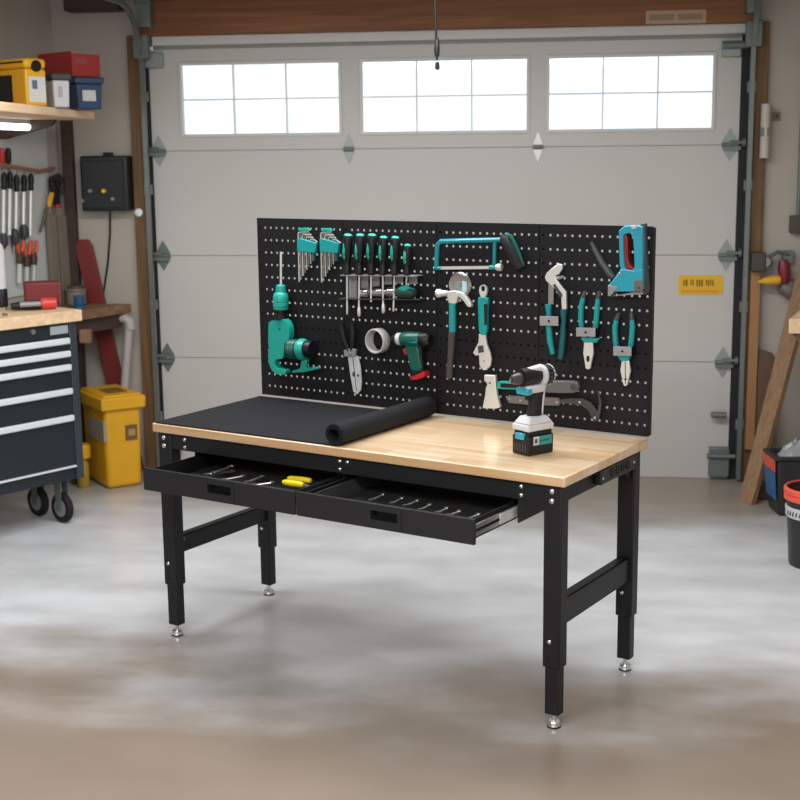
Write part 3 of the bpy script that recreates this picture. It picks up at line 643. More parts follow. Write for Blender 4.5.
for pts, w in (([(162, 310), (165, 360), (166, 440), (172, 520), (188, 595)], TEAL), ([(251, 338), (249, 400), (246, 480), (240, 560), (232, 622)], TEALD)):
    part('handle', T().tube([T().P(q, .026) for q in pts], [.014, .0105, .0115, .0125, .009], 12), w, t)
for pp, lab in ((dict(h=([(372, 236), (362, 272), (350, 322), (348, 400), (356, 470), (384, 522)], [(455, 236), (447, 280), (441, 330), (437, 400), (428, 470), (402, 522)]), col=(345, 455, 503, 530), jaw=[(366, 524), (414, 524), (418, 590), (400, 676), (388, 684), (374, 676), (360, 590)], hole=(388, 622)), 'second pliers from the left with oval hole in their jaws, below the staple gun'),
                (dict(h=([(566, 360), (552, 400), (543, 440), (546, 520), (556, 580), (588, 632)], [(635, 358), (640, 400), (643, 440), (636, 520), (628, 580), (608, 632)]), col=(556, 634, 606, 636), jaw=[(580, 632), (620, 630), (630, 690), (612, 772), (601, 780), (590, 772), (572, 690)], hole=None), 'rightmost pliers with pointed jaws and pale slit')):
    t, T = tool('pliers', lab, 'pliers', Z5, O5, (pp['jaw'][0][0], 560), 'teal handled pliers hung with jaws down')
    for pts in pp['h']:
        h = part('handle', T().tube([T().P(q, .024) for q in pts], [.0055, .009, .0105, .0105, .010, .007], 12), TEAL, t)
        part('handle_tip', T().tube([T().P(pts[0], .0245), T().P(tuple((a*.5+b*.5) for a, b in zip(pts[0], pts[1])), .0245), T().P(pts[1], .0245)], [.0062, .0088, .0098], 12), DGREY, h)
    a, b, y0, y1 = pp['col']
    part('guard', T().plate([(a, y0), (b, y0), (b-20, y1), (a+20, y1)], .016, .016), TEAL, t, .002)
    jw = part('jaw', T().plate(pp['jaw'], .018, .012), STEELW, t, .002)
    if pp['hole']: part('jaw_hole', T().plate([(pp['hole'][0]+9*cos(q), pp['hole'][1]+19*sin(q)) for q in [k*pi/6 for k in range(12)]], .0298, .0008), BLKP, jw)
    else: part('jaw_slit', T().plate([(599, 640), (603, 640), (604, 768), (600, 768)], .0298, .0008).plate([(588, 735), (614, 735), (603, 745)], .0298, .0008), BLKP, jw)
# staple gun
t, T = tool('staple_gun', 'turquoise staple gun with red inner grip at the top right of the board', 'staple gun', 6.154, (530, 215), (620, 400))
part('body', T().plate([(500, 412), (560, 330), (640, 345), (692, 330), (692, 460), (640, 472), (500, 472), (478, 432)], .01, .045), TEALB, t, .004)
oo = [(545, 95), (580, 68), (620, 64), (660, 66), (690, 72), (692, 200), (692, 340), (660, 352), (610, 358), (560, 345), (550, 300), (548, 200)]
ii = [(572, 130), (584, 116), (600, 112), (618, 116), (632, 140), (638, 210), (642, 320), (628, 340), (606, 344), (586, 330), (578, 290), (574, 200)]
part('grip_loop', T().ring(oo, ii, .012, .04), TEALB, t, .004)
part('inner_grip', T().plate([(570, 125), (586, 116), (600, 135), (602, 230), (606, 300), (640, 325), (632, 346), (605, 348), (584, 330), (574, 250)], .016, .030, 1), mat('dark_red_grip', (134, 26, 28), .4), t, .003)
part('spine', T().plate([(678, 55), (705, 52), (722, 470), (710, 492), (692, 485)], .006, .028), DGREY, t, .003)
part('latch', T().plate([(622, 68), (652, 62), (656, 82), (626, 86)], .052, .006), WHT, t, .001)
part('nose', T().plate([(478, 432), (545, 440), (492, 500), (478, 498)], .008, .05), GSTEEL, t, .002)
part('magazine', T().plate([(482, 502), (640, 474), (694, 470), (692, 490), (620, 492)], .012, .034), GSTEEL, t, .002)
part('side_plate', T().plate([(640, 402), (694, 402), (694, 470), (640, 472)], .055, .004), mat('bronze_grey_plate', (112, 104, 100), .4, .3), t, .001)
part('screw', T().disc((553, 362), .006, .055, .003, 12), CHROME, t)
part('screw', T().disc((670, 448), .005, .059, .002, 12), DGREY, t)
part('lever', T().tube([T().P(q, .030) for q in [(376, 168), (400, 215), (440, 290), (490, 360), (515, 385)]], [.006, .010, .012, .014, .010], 10), DGREY, t)

# ------------------------------------------------------------------ cordless drill standing on the worktop
dm = BM @ Matrix.Translation((1.566, .285, BH+.0005)) @ Matrix.Rotation(radians(-20), 4, 'Z')   # nose along -y
DS = dm @ Matrix.Diagonal((1.03, 1.03, 1.075, 1))
def D(): return MB(DS)
dr = thing('power_drill', 'black and pale grey cordless drill standing on its battery on the worktop', 'drill', None, M=dm.copy())
bt = part('battery', D().box(-.041, .041, -.060, .060, 0, .066).taper(-.039, .039, -.057, .058, .066, .086, .9), BLKP, dr, .006, segs=3)
part('release_button', D().box(-.022, .022, -.0645, -.05, .052, .074), TEALB, bt, .003)
for k in range(5): part('vent_slot', D().box(-.030+k*.0135, -.024+k*.0135, -.0605, -.058, .012, .038), DGREY, bt)
part('battery_label', D().box(.0405, .0416, -.035, -.010, .034, .062), WHT, bt)
part('label_band', D().box(.0405, .0416, -.009, .050, .032, .062), TEAL, bt)
part('label_print', D().box(.0410, .0420, -.030, -.017, .040, .055).box(.0410, .0420, -.006, .038, .044, .050), mat('label_print', (60, 66, 70), .5), bt)
part('base', D().box(-.043, .043, -.060, .060, .080, .102).taper(-.041, .041, -.056, .058, .102, .126, .68), WHT, dr, .006, segs=3)
part('handle', D().tube([(0, .004, .118), (0, .008, .15), (0, .012, .19), (0, .014, .222)], [.024, .0215, .022, .026], 14, up=(1, 0, 0), flat=1.25), BLKR, dr)
part('trigger', D().box(-.010, .010, -.032, -.008, .178, .206), BLKP, dr, .004)
part('handle_spine', D().tube([(.012, .028, .128), (.012, .031, .165), (.012, .036, .205), (.010, .046, .245)], [.006, .006, .007, .010], 10, up=(1, 0, 0)), WHT, dr)
part('mid_body', D().box(-.027, .027, -.046, .036, .204, .230), WHT, dr, .006)
part('select_switch', D().box(-.030, .030, -.054, -.030, .200, .221), TEALB, dr, .004)
part('gearbox', D()._lathe([(.016, 0), (.0225, .012), (.026, .04), (.031, .085), (.030, .1), (0, .1)], Vector((0, .040, .257)), Vector((0, -1, 0)), 24), BLKP, dr)
part('top_shell', D().tube([(0, .062, .268), (0, .03, .279), (0, -.02, .277), (0, -.052, .268)], [.013, .015, .011, .006], 14, flat=1.25), WHT, dr)
mh = part('motor_housing', D()._lathe([(.030, 0), (.034, .008), (.035, .022), (.033, .040), (.024, .050), (0, .052)], Vector((0, .030, .256)), Vector((0, 1, 0)), 24), BLKP, dr)
part('trim_band', D()._lathe([(.0345, .000), (.0365, .004), (.0365, .012), (.0345, .016)], Vector((0, .026, .256)), Vector((0, 1, 0)), 24), WHT, mh)
for k in range(5):
    a = radians(-50+k*22); part('motor_vent', D().cyl((.0345*cos(a), .047, .256+.0345*sin(a)), (.0335*cos(a), .070, .256+.0335*sin(a)), .0028, n=6), DGREY, mh)
part('rear_trim', D()._lathe([(.0325, 0), (.0345, .003), (.0325, .007)], Vector((0, .068, .256)), Vector((0, 1, 0)), 24), WHT, mh)
ch = part('chuck', D()._lathe([(.0185, 0), (.020, .006), (.020, .02), (.0175, .024), (.017, .034), (.012, .044), (.0065, .046), (.005, .036), (0, .036)], Vector((0, -.055, .255)), Vector((0, -1, 0)), 20), DGREY, dr)
part('chuck_jaw', D().cyl((0, -.090, .255), (0, -.108, .255), .0055, .004, n=6), STEEL, ch)

# ------------------------------------------------------------------ tools in the drawers
def flatpt(px, py, z): return on_bz(px, py, z)
FZ = DZ0+.0182
def spanner(name, lab, cat, a, b, r, m, grp=None, z=FZ, head=1.9):
    A = flatpt(*a, z+.011); C = flatpt(*b, z+.011); A.z = C.z = z+.006
    d = (C-A).normalized(); n = Vector((-d.y, d.x, 0))
    t = thing(name, lab, cat, BM @ ((A+C)/2), BYAW, grp)
    part('shaft', B().tube([A, A.lerp(C, .2), A.lerp(C, .8), C], [r*1.2, r, r, r*1.2], 8, up=(0, 0, 1), flat=1.6), m, t)
    for q, s in ((A, -1), (C, 1)):
        part('jaw', B().prism([q-d*s*r*1.5+n*r*head, q+d*s*r*2.2+n*r*head*1.1, q+d*s*r*1.2+n*r*.5, q+d*s*r*.4, q+d*s*r*1.2-n*r*.5, q+d*s*r*2.2-n*r*head*1.1, q-d*s*r*1.5-n*r*head], (0, 0, .005)), m, t)
    return t
G1 = 'spanners in the left drawer'; G2 = 'spanners in the right drawer'
spanner('spanner', 'bright polished spanner at the left end of the left drawer', 'spanner', (214, 472), (231, 465), .006, CHROME, G1, DZ0+.045)
spanner('spanner', 'silver spanner lying under the bright polished spanner in the left drawer', 'spanner', (207, 473.5), (232, 470), .005, STEEL, G1, DZ0+.03)
spanner('spanner', 'dull spanner between the polished spanners and the drawer middle', 'spanner', (224, 478.5), (243, 475), .0042, STEEL, G1, DZ0+.036)
spanner('spanner', 'thin spanner lying left of the yellow handled pliers', 'spanner', (247, 481), (262, 475.5), .0042, STEEL, G1, DZ0+.036)
spanner('spanner', 'small dark spanner just left of the yellow handled pliers', 'spanner', (254, 484), (272, 481.5), .0042, STEEL, G1, DZ0+.036)
a = [flatpt(283, 482, DZ0+.05), flatpt(303, 485, DZ0+.05)]; b = [flatpt(288, 478.2, DZ0+.045), flatpt(311, 480.8, DZ0+.045)]
t = thing('yellow_pliers', 'bright yellow handled pliers lying in the left drawer', 'pliers', BM @ Vector(((a[0].x+b[1].x)/2, (a[0].y+b[1].y)/2, FZ)), BYAW)
for p, q in (a, b):
    part('handle', B().tube([p, p.lerp(q, .1), p.lerp(q, .5), p.lerp(q, .92), q], [.007, .011, .012, .011, .008], 10), BYEL, t)
p = a[1]; q = b[1]
part('jaw', B().tube([p, p.lerp(q, .5)+Vector((.03, -.02, -.015)), p.lerp(q, .5)+Vector((.075, -.03, -.03))], [.008, .013, .006], 8, up=(0, 0, 1), flat=.6), STEEL, t)
for k, (p, q) in enumerate((((371, 499), (386, 492)), ((392, 502), (404, 496)), ((405, 504.5), (420, 498.5)), ((420, 508.5), (432, 502.5)), ((437, 511.5), (449, 506)), ((449, 514), (462, 509)), ((467, 518), (481, 512)))):
    w = ['far left in the right drawer', 'second from the left in the right drawer', 'third from the left in the right drawer', 'in the middle of the right drawer', 'third from the right in the right drawer', 'second from the right in the right drawer', 'at the right end of the right drawer']
    spanner('spanner', 'silver spanner '+w[k], 'spanner', p, (p[0]+(q[0]-p[0])*.8, p[1]+(q[1]-p[1])*.8), .0035, STEEL, G2, DZ0+.04)

# ------------------------------------------------------------------ left side of the garage
def on_wall(px, py, off=0):
    d = ray(px, py); t = (XL-SL*YD+off*sqrt(1+SL*SL))/(d.x-SL*d.y); return CAMP+d*t
WN = Vector((1, -SL, 0)).normalized()           # out of the left wall
WD = Vector((SL, 1, 0)).normalized()            # along it, towards the door
def corner_box(pl, pe, pr, pt, pb, Y, th, zb=None):
    """upright box whose near edge shows at pixel column pe; returns matrix (x along the right face, y along the left face) and its size"""
    E = on_y(pe, pb, Y); zt = on_y(pe, pt, Y).z; z0 = E.z if zb is None else zb
    def run(px, d):
        r = ray(px, (pt+pb)/2); return -(E.x*r.y-E.y*r.x)/(d[0]*r.y-d[1]*r.x)
    sr = run(pr, (cos(th), sin(th))); sl = run(pl, (-sin(th), cos(th)))
    return Matrix.Translation((E.x, E.y, z0)) @ Matrix.Rotation(th, 4, 'Z'), sr, sl, zt-z0
# shelf
ZS = on_y(95, 111.5, 7.6).z
f1 = Vector((-2.70, 7.64, 0)); f0 = Vector((-2.56, 5.6, 0))
sh = thing('wall_shelf', 'pale wooden wall shelf high on the left carrying boxes', 'shelf', (-3.0, 7.0, ZS))
part('board', MB().prism([(f0.x, f0.y, ZS-.045), (f1.x-.03, f1.y, ZS-.045), (f1.x-.08, f1.y+.05, ZS-.045), (xwall(7.67)+.005, 7.67, ZS-.045), (xwall(5.6)+.005, 5.6, ZS-.045)], (0, 0, .045)), LIGHTW, sh, .006)
for yy in (7.48, 6.2):
    br = MB().prism([(xwall(yy)+.004, yy, ZS-.046), (xwall(yy)+.36, yy, ZS-.046), (xwall(yy)+.33, yy, ZS-.08), (xwall(yy)+.06, yy, ZS-.15), (xwall(yy)+.004, yy, ZS-.15)], (0, .03, 0))
    part('bracket', br, DARKW, sh, .003)
M, sr, sl, h = corner_box(-34, 27, 46.5, 59, 104, 6.62, radians(58), ZS+.001)
h = .235
t = thing('yellow_case', 'yellow hard case with black front opening at the left end of the shelf', 'case', None, M=M)
part('body', MB(M).box(0, sr, .0, sl, 0, h*.78), YEL, t, .012, segs=3)
part('lid', MB(M).box(-.004, sr+.004, -.004, sl, h*.78, h), YEL, t, .02, segs=3)
part('lid_seam', MB(M).box(-.0055, sr*.4, .01, sl-.03, h*.90, h*.94), DARKW, t)
part('opening', MB(M).box(-.003, .01, sl*.22, sl*.86, .02, h*.66), BLKP, t)
part('latch', MB(M).cyl((sr*.5, -.012, h*.84), (sr*.5, .0, h*.84), .028, n=16), BLKP, t)
part('label', MB(M).box(sr*.12, sr*.92, -.003, .001, h*.08, h*.62), LBL, t)
part('label_mark', MB(M).box(sr*.28, sr*.52, -.0045, -.002, h*.36, h*.54), mat('label_blue_grey', (86, 98, 122), .6), t)
def bin_(name, lab, M, sr, sl, h, m, lid, ml, k=.9):
    t = thing(name, lab, 'box', None, M=M)
    cx, cy = sr/2, sl/2
    mb = MB(M); vs = [(cx+(x-cx)*q, cy+(y-cy)*q, z) for z, q in ((0, k), (h*.8, 1)) for y in (0, sl) for x in (0, sr)]
    mb.add(vs, [(0, 2, 3, 1), (4, 5, 7, 6), (0, 1, 5, 4), (2, 6, 7, 3), (0, 4, 6, 2), (1, 3, 7, 5)]); part('body', mb, m, t, .008)
    part('lid', MB(M).box(-.01, sr+.01, -.01, sl+.01, h*.8, h), lid, t, .008)
    return t
M, sr, sl, h = corner_box(47, 54, 70, 73, 104, 6.85, radians(42), ZS+.001); sl = min(sl, .22)
t = bin_('storage_box', 'small white bin with charcoal lid between the yellow case and the blue bin', M, sr, sl, h, WHT, CHAR, None)
part('print', MB(M).box(sr*.3, sr*.55, -.0, .012, h*.3, h*.62), mat('box_print', (160, 162, 164), .6), t)
M, sr, sl, h = corner_box(67, 77.5, 103, 77, 109, 7.2, radians(42), ZS+.001); hb = h; sl = min(sl, .36)
t = bin_('storage_box', 'navy blue bin with pale label at the right end of the shelf', M, sr, sl, h, NAVY, NAVY, None)
part('label', MB(M).box(sr*.22, sr*.72, -.001, .012, h*.26, h*.6), LBL, t)
M2 = M @ Matrix.Translation((-.045, .0, hb+.001)); 
Mr, sr2, sl2, h2 = corner_box(38, 72, 100, 51, 78, 7.20, radians(55), ZS+hb+.004)
sl2 = min(sl2, .42)
t = thing('red_box', 'red open topped box stacked on the blue bin', 'box', None, M=Mr)
part('body', MB(Mr).box(0, sr2, 0, sl2, 0, .006).box(0, .006, 0, sl2, 0, h2).box(sr2-.006, sr2, 0, sl2, 0, h2-.02).box(0, sr2, 0, .006, 0, h2-.012).box(0, sr2, sl2-.006, sl2, 0, h2), mat('red_card', (160, 44, 42), .5, 0, .1, 20), t, .002)
part('print', MB(Mr).box(sr2*.12, sr2*.55, -.0015, .001, h2*.5, h2*.72), mat('red_print', (138, 72, 74), .6), t)
# lamp under the shelf
a, b = on_wall(-40, 119, .30), on_wall(31, 123.5, .12)
zl = ZS-.085
lt = thing('strip_light', 'white strip light glowing under the wall shelf', 'lamp', ((a.x+b.x)/2, (a.y+b.y)/2, zl))
a.z = b.z = zl
a.y = 6.55; a.x = b.x = xwall(7.3)+.24; b.y = on_wall(31, 123, .2).y-.02
part('tube', MB().tube([a, b], .02, 12), mat('lamp_tube', (236, 244, 246), .4, emit=4), lt)
part('fitting', MB().box(a.x-.02, a.x+.02, a.y, b.y, zl+.015, ZS-.0455), WHT, lt, .003)
# wall panel, rail and hanging tools
pa, pb_ = on_wall(-60, 126), on_wall(44, 300)
def wp(p, off): return Vector((p.x, p.y, p.z))+WN*off
def wall_quad(px0, py0, px1, py1, off, th):
    a, b, c, d = on_wall(px0, py0, off+th), on_wall(px1, py0, off+th), on_wall(px1, py1, off+th), on_wall(px0, py1, off+th)
    z1 = (a.z+b.z)/2; z0 = (c.z+d.z)/2
    a.z = b.z = z1; c.z = d.z = z0; c.x, c.y = b.x, b.y; d.x, d.y = a.x, a.y
    return MB().prism([a, b, c, d], -WN*th)
solo('wall_panel', wall_quad(-60, 128, 46, 300, .001, .012), WPEG, 'white panel on the left wall behind the hanging tools', 'panel', bevel=.002)
rl = thing('tool_rail', 'thin brown rail on the white panel holding long screwdrivers', 'rail', on_wall(20, 170, .03))
part('bar', MB().tube([on_wall(-20, 163, .045), on_wall(14, 166.5, .045), on_wall(39, 171.5, .045), on_wall(54, 168.5, .03)], .011, 8), mat('rail_brown', (150, 104, 84), .5), rl)
part('mount', MB().tube([on_wall(12, 166, .013), on_wall(12, 166.5, .045)], .008, 8).tube([on_wall(39, 171.5, .013), on_wall(39, 171.5, .045)], .008, 8), GALVD, rl)
names = ['leftmost long screwdriver under the brown rail', 'second long screwdriver from the left under the brown rail', 'third long screwdriver under the brown rail, thickest handle',
         'fourth long screwdriver from the left under the brown rail', 'rightmost long screwdriver under the brown rail']
for (x, y0, y1, y2), lab in zip(((4, 175, 190, 238), (10, 173, 189, 235), (16.5, 174, 192, 230), (24, 174, 192, 236), (31, 176, 191, 236)), names):
    t = thing('long_screwdriver', lab, 'screwdriver', on_wall(x, y1, .05), 0, 'long screwdrivers under the rail')
    A, Bq, Cq = on_wall(x, y0, .05), on_wall(x, y1, .05), on_wall(x-.6, y2, .05)
    part('handle', MB()._lathe([(.010, 0), (.017, .012), (.014, .03), (.018, .06), (.016, .085), (.009, .1), (0, .1)], Bq, A-Bq, 12), BLKP, t)
    part('shaft', MB().tube([Bq, Cq], .012, 10), STEELW, t)
    part('hook', MB().tube([A, on_wall(x, y0-3, .045)], .004, 6), GALVD, t)
for (x, y0, y1), m, lab in (((1.5, 151, 166), RED, 'short red handled tool above the brown rail'), ((8, 151, 166), BLKP, 'short black handled tool above the brown rail')):
    t = thing('short_screwdriver', lab, 'screwdriver', on_wall(x, y1, .05))
    A, Bq = on_wall(x, y0, .045), on_wall(x+.4, y1-2, .045)
    part('handle', MB()._lathe([(.012, 0), (.018, .02), (.018, .07), (.012, .09), (0, .092)], Bq, A-Bq, 12), m, t)
    part('shaft', MB().tube([Bq, on_wall(x+.5, y1+4, .03)], .006, 8), STEEL, t)
for (x, y), lab in zip(((2.5, 240), (14, 236), (23, 231)), ('dark mallet head at the far left below the long screwdrivers', 'dark clamp below the second long screwdriver', 'dark clamp highest of the three below the long screwdrivers')):
    t = thing('hand_clamp', lab, 'clamp', on_wall(x, y, .03), 0, 'dark clamps on the white panel')
    part('body', MB().tube([on_wall(x, y-7, .05), on_wall(x+1, y-3, .05), on_wall(x+1.5, y+4, .05), on_wall(x, y+9, .05)], [.012, .024, .026, .012], 10), CHAR, t)
    part('bar', MB().tube([on_wall(x, y+6, .03), on_wall(x-.5, y+18, .03)], .006, 8), STEEL, t)
    part('peg', MB().cyl(on_wall(x+1, y-2, .012), on_wall(x+1, y-2, .05), .006, n=8), GALVD, t)
for (x, y), lab in zip(((20, 239), (27, 242), (34, 240)), ('left of the three orange handled cutters on the white panel', 'middle of the three orange handled cutters on the white panel', 'right of the three orange handled cutters on the white panel')):
    t = thing('wire_cutter', lab, 'cutters', on_wall(x, y+20, .04), 0, 'orange handled cutters on the white panel')
    for s in (-1, 1):
        part('handle', MB().tube([on_wall(x+s*1.0, y+14, .045), on_wall(x+s*3.0, y+8, .045), on_wall(x+s*2.6, y, .045)], [.009, .012, .009], 8), ORG, t)
    part('body', MB().tube([on_wall(x, y+12, .045), on_wall(x, y+18, .045), on_wall(x-.3, y+25, .045)], [.013, .022, .018], 10), mat('rust_brown', (74, 48, 42), .5), t)
    part('tube_end', MB().tube([on_wall(x-.3, y+24, .045), on_wall(x-.6, y+44, .045)], .014, 8), STEELW, t)
    part('peg', MB().cyl(on_wall(x, y+15, .012), on_wall(x, y+15, .045), .006, n=8), GALVD, t)
t = thing('yellow_clamp', 'dark trigger clamp with yellow and red grips hung beside the white panel', 'clamp', on_wall(52, 205, .04))
part('bar', MB().tube([on_wall(54, 186, .05), on_wall(46, 212, .05), on_wall(40, 232, .05)], [.012, .012, .008], 8), mat('brown_bar', (96, 82, 56), .5), t)
part('jaw', MB().tube([on_wall(51, 180, .05), on_wall(58, 177, .05), on_wall(62, 184, .05), on_wall(61, 194, .05)], [.02, .024, .018, .012], 10), mat('dark_olive', (52, 46, 36), .5), t)
part('body', MB().tube([on_wall(52, 181, .055), on_wall(54, 190, .055), on_wall(57, 204, .055)], [.02, .03, .022], 10), BLKP, t)
part('grip', MB().tube([on_wall(52, 193, .06), on_wall(50, 200, .06), on_wall(49, 207, .06)], [.014, .018, .012], 10), YEL, t)
part('knob', MB().cyl(on_wall(57, 203, .055), on_wall(57.5, 208, .055), .022, n=12), RED, t)
part('peg', MB().cyl(on_wall(54, 186, .0), on_wall(54, 186, .05), .006, n=8), GALVD, t)
# boards in the corner
def board(name, lab, a, b, wd, th, m, cat='board', bevel=.002):
    a, b = Vector(a), Vector(b); d = (b-a).normalized(); w = d.cross(Vector((0, 1, 0))).normalized(); n = w.cross(d)
    return solo(name, MB().prism([a-w*wd/2, a+w*wd/2, b+w*wd/2, b-w*wd/2], n*th), m, lab, cat, bevel=bevel)
def wall_board(lab, x0, x1, y0, z1):
    a = on_wall((x0+x1)/2, 285, .03); w = abs((on_wall(x1, 240)-on_wall(x0, 240)).length)/2
    A = Vector((a.x, a.y, 0))+WN*.03
    return solo('timber_board', MB().prism([A-WD*w, A+WD*w, A+WD*w+Vector((0, 0, z1))-WN*.03, A-WD*w+Vector((0, 0, z1))-WN*.03], WN*.022), mat('grey_brown_board', (126, 116, 104), .7, 0, .1, 20), lab, 'board', bevel=.002)
wall_board('grey wooden board standing in the left corner nearer the panel', 49, 57, 225, 1.62)
wall_board('grey wooden board standing in the left corner nearer the black box', 59, 67, 225, 1.60)
a = on_y(75, 200, YD)
struct('trim_9', MB().box(XL+.035, XL+.10, YD-.05, YD, 0, ZS+.0), DARKW, .003)
# rolling tool chest
ZT = 1.16
P1 = on_z(82, 309.5, ZT); P0 = on_z(0, 319, ZT); f = (P0-P1); f.z = 0; f.normalize()
th = atan2(-f.y, -f.x)
CM = Matrix.Translation((P1.x, P1.y, 0)) @ Matrix.Rotation(th, 4, 'Z')       # x to the right along the front, y to the back
CI = CM.inverted()
def on_c(px, py, yl=.02):
    c = CI @ CAMP; d = CI.to_3x3() @ ray(px, py); return c+d*((yl-c.y)/d.y)
def C(): return MB(CM)
CL = 1.02; CDP = .44
ch = thing('tool_chest', 'dark slate rolling tool chest with silver handles and wooden top', 'tool chest', None, M=CM.copy())
zt0 = ZT-.06; zb_ = on_c(78, 479).z
xe = on_c(80, 400).x; xd = on_c(72.5, 400).x
part('top', C().box(-CL, 0, 0, CDP, zt0, ZT), LIGHTW, ch, .004)
part('body', C().box(-CL+.02, xe, .035, CDP-.02, zb_, zt0), SLATE, ch, .006)
part('corner_post', C().box(xd+.003, xe+.001, .018, .04, zb_, zt0-.002), mat('slate_post', (46, 56, 63), .4), ch, .004)
hz = [on_c(72, y).z for y in (327, 339.5, 352.5, 366, 390, 417, 466)]
part('lock_panel', C().box(-CL+.03, xd, .022, .036, hz[1]+.017, zt0-.004), SLATE, ch, .002)
lk = on_c(32.5, 332); part('lock', C().cyl((lk.x, .022, lk.z), (lk.x, .012, lk.z), .014, n=14), STEEL, ch)
la, lb2 = on_c(50, 327), on_c(68, 333); part('name_plate', C().box(la.x, lb2.x, .018, .023, lb2.z, la.z-.0), mat('plate_silver', (168, 178, 182), .4, .3), ch, .001)
for k in range(5):
    z1 = hz[k+1]+.012; z0 = hz[k+2]+.014 if k < 4 else hz[6]+.004
    dw = part('drawer', C().box(-CL+.03, xd, .022, .036, z0, z1), SLATE, ch, .002)
    part('handle', C().box(-CL+.035, xd-.004, .0, .024, hz[k+1]-.020, hz[k+1]+.014), SILVH, dw, .008, segs=3)
part('bottom_rail', C().box(-CL+.03, xd, .012, .036, hz[6]-.008, hz[6]+.002), SILVH, ch, .002)
for x in (-CL+.12, on_c(62, 500, .13).x):
    for y in (.13, CDP-.09):
        cs = part('caster', C().box(x-.028, x+.028, y-.035, y+.035, zb_-.012, zb_).prism([(x-.026, y-.03, zb_-.01), (x-.026, y+.03, zb_-.01), (x-.026, y+.02, .07), (x-.026, y-.02, .07)], (.004, 0, 0)).prism([(x+.022, y-.03, zb_-.01), (x+.022, y+.03, zb_-.01), (x+.022, y+.02, .07), (x+.022, y-.02, .07)], (.004, 0, 0)), GALVD, ch)
        part('wheel', C()._lathe([(.05, -.017), (.078, -.017), (.083, -.010), (.083, .010), (.078, .017), (.05, .017)], Vector((x, y, .083)), Vector((1, 0, 0)), 24), BLKR, cs)
        part('hub', C()._lathe([(.035, -.019), (.05, -.017), (.05, .017), (.035, .019), (0, .019)], Vector((x, y, .083)), Vector((1, 0, 0)), 20), GSTEEL, cs)
# things on the chest
E0 = on_z(24, 305, ZT)
M, sr, sl, h = corner_box(18, 25, 60, 283, 306, E0.y, radians(24), ZT+.0015)
t = thing('red_toolbox', 'dark red metal toolbox at the back of the tool chest top', 'toolbox', None, M=M)
part('body', MB(M).box(0, sr, 0, .13, 0, h), DKRED, t, .012, segs=3)
part('end_panel', MB(M).box(sr-.014, sr+.003, .004, .126, .004, h-.006), mat('bright_red_panel', (158, 46, 44), .45), t, .003)
A = on_z(11, 311.5, ZT); Bq = on_z(41, 310, ZT); Cq = on_z(55.5, 309, ZT); up = Vector((0, 0, .026))
d = (Cq-A).normalized()
t = thing('caulk_tool', 'black and red hand tool lying along the front of the tool chest top', 'tool', A.lerp(Cq, .5))
part('body', MB().tube([A+up, A.lerp(Bq, .5)+up*1.1, Bq+up*1.1], [.018, .025, .026], 12), BLKP, t)
part('side_plate', MB().tube([A.lerp(Bq, .3)+up*1.3+Vector((.006, -.012, 0)), Bq+up*1.3+Vector((.006, -.012, 0))], .016, 10), GSTEEL, t)
part('red_end', MB().tube([Bq+up*1.2, Bq.lerp(Cq, .2)+up*1.25, Cq+up*1.2], [.027, .031, .030], 14), mat('bright_red', (204, 62, 58), .4), t)
for (x, y), lab in (((8, 310), 'small dark bit lying left of the black and red tool'), ((5, 316), 'small dark nut at the front left of the chest top')):
    p = on_z(x, y, ZT); t = solo('hex_nut', MB()._lathe([(.006, 0), (.013, 0), (.013, .014), (.006, .014)], Vector((p.x, p.y, ZT)), Vector((0, 0, 1)), 6), GALVD, lab, 'nut')
p = on_z(1.5, 307, ZT)
t = thing('spray_bottle', 'white bottle with dark base at the left edge of the chest top', 'bottle', (p.x, p.y, ZT))
part('base', MB()._lathe([(.030, 0), (.036, .004), (.036, .095), (.033, .1)], Vector((p.x, p.y, ZT)), Vector((0, 0, 1)), 20), BLKP, t)
part('bottle', MB()._lathe([(.033, .1), (.033, .30), (.026, .33), (.014, .345), (.014, .37), (0, .37)], Vector((p.x, p.y, ZT)), Vector((0, 0, 1)), 20), mat('bottle_white', (214, 214, 216), .4), t)
# worn bench behind the chest
ZW = 1.06
q1 = on_z(82, 311, ZW); q2 = on_z(132, 303.5, ZW)
tb = thing('corner_bench', 'worn brown wooden bench in the left corner behind the tool chest', 'bench', ((q1.x+q2.x)/2-.15, (q1.y+q2.y)/2, 0))
yk = min(q2.y, 7.96)
part('top', MB().prism([(q1.x, q1.y, ZW-.055), (q2.x, yk, ZW-.055), (xwall(yk)+.085, yk, ZW-.055), (xwall(q1.y)+.085, q1.y, ZW-.055)], (0, 0, .055)), DKTOP, tb, .006)
part('apron', MB().prism([(q1.x-.04, q1.y+.02, ZW-.14), (q2.x-.05, yk-.03, ZW-.14), (q2.x-.05, yk-.03, ZW-.056), (q1.x-.04, q1.y+.02, ZW-.056)], (-.03, .01, 0)), DARKW, tb)
for x, y in ((q1.x-.1, q1.y+.06), (xwall(yk)+.13, yk-.05), (xwall(q1.y)+.13, q1.y+.06)):
    part('leg', MB().box(x-.03, x+.03, y-.03, y+.03, 0, ZW-.056), DARKW, tb, .003)
a = on_y(79, 330, q1.y-.0); 
part('block', MB().box(a.x, a.x+.06, q1.y-.005, q1.y+.05, on_y(79, 343, q1.y).z, on_y(79, 330, q1.y).z), PLANK, tb, .003)
p = on_z(60, 297, ZW); p.y = min(p.y, 7.9); p.x = max(p.x, xwall(p.y)+.16)
t = thing('metal_tin', 'low grey tin on the corner bench behind the red toolbox', 'tin', (p.x, p.y, ZW))
part('body', MB()._lathe([(.05, 0), (.06, .004), (.06, .085), (.066, .09), (.066, .1), (.06, .1)], Vector((p.x, p.y, ZW)), Vector((0, 0, 1)), 24), mat('tin_grey', (142, 130, 116), .45, .3), t)
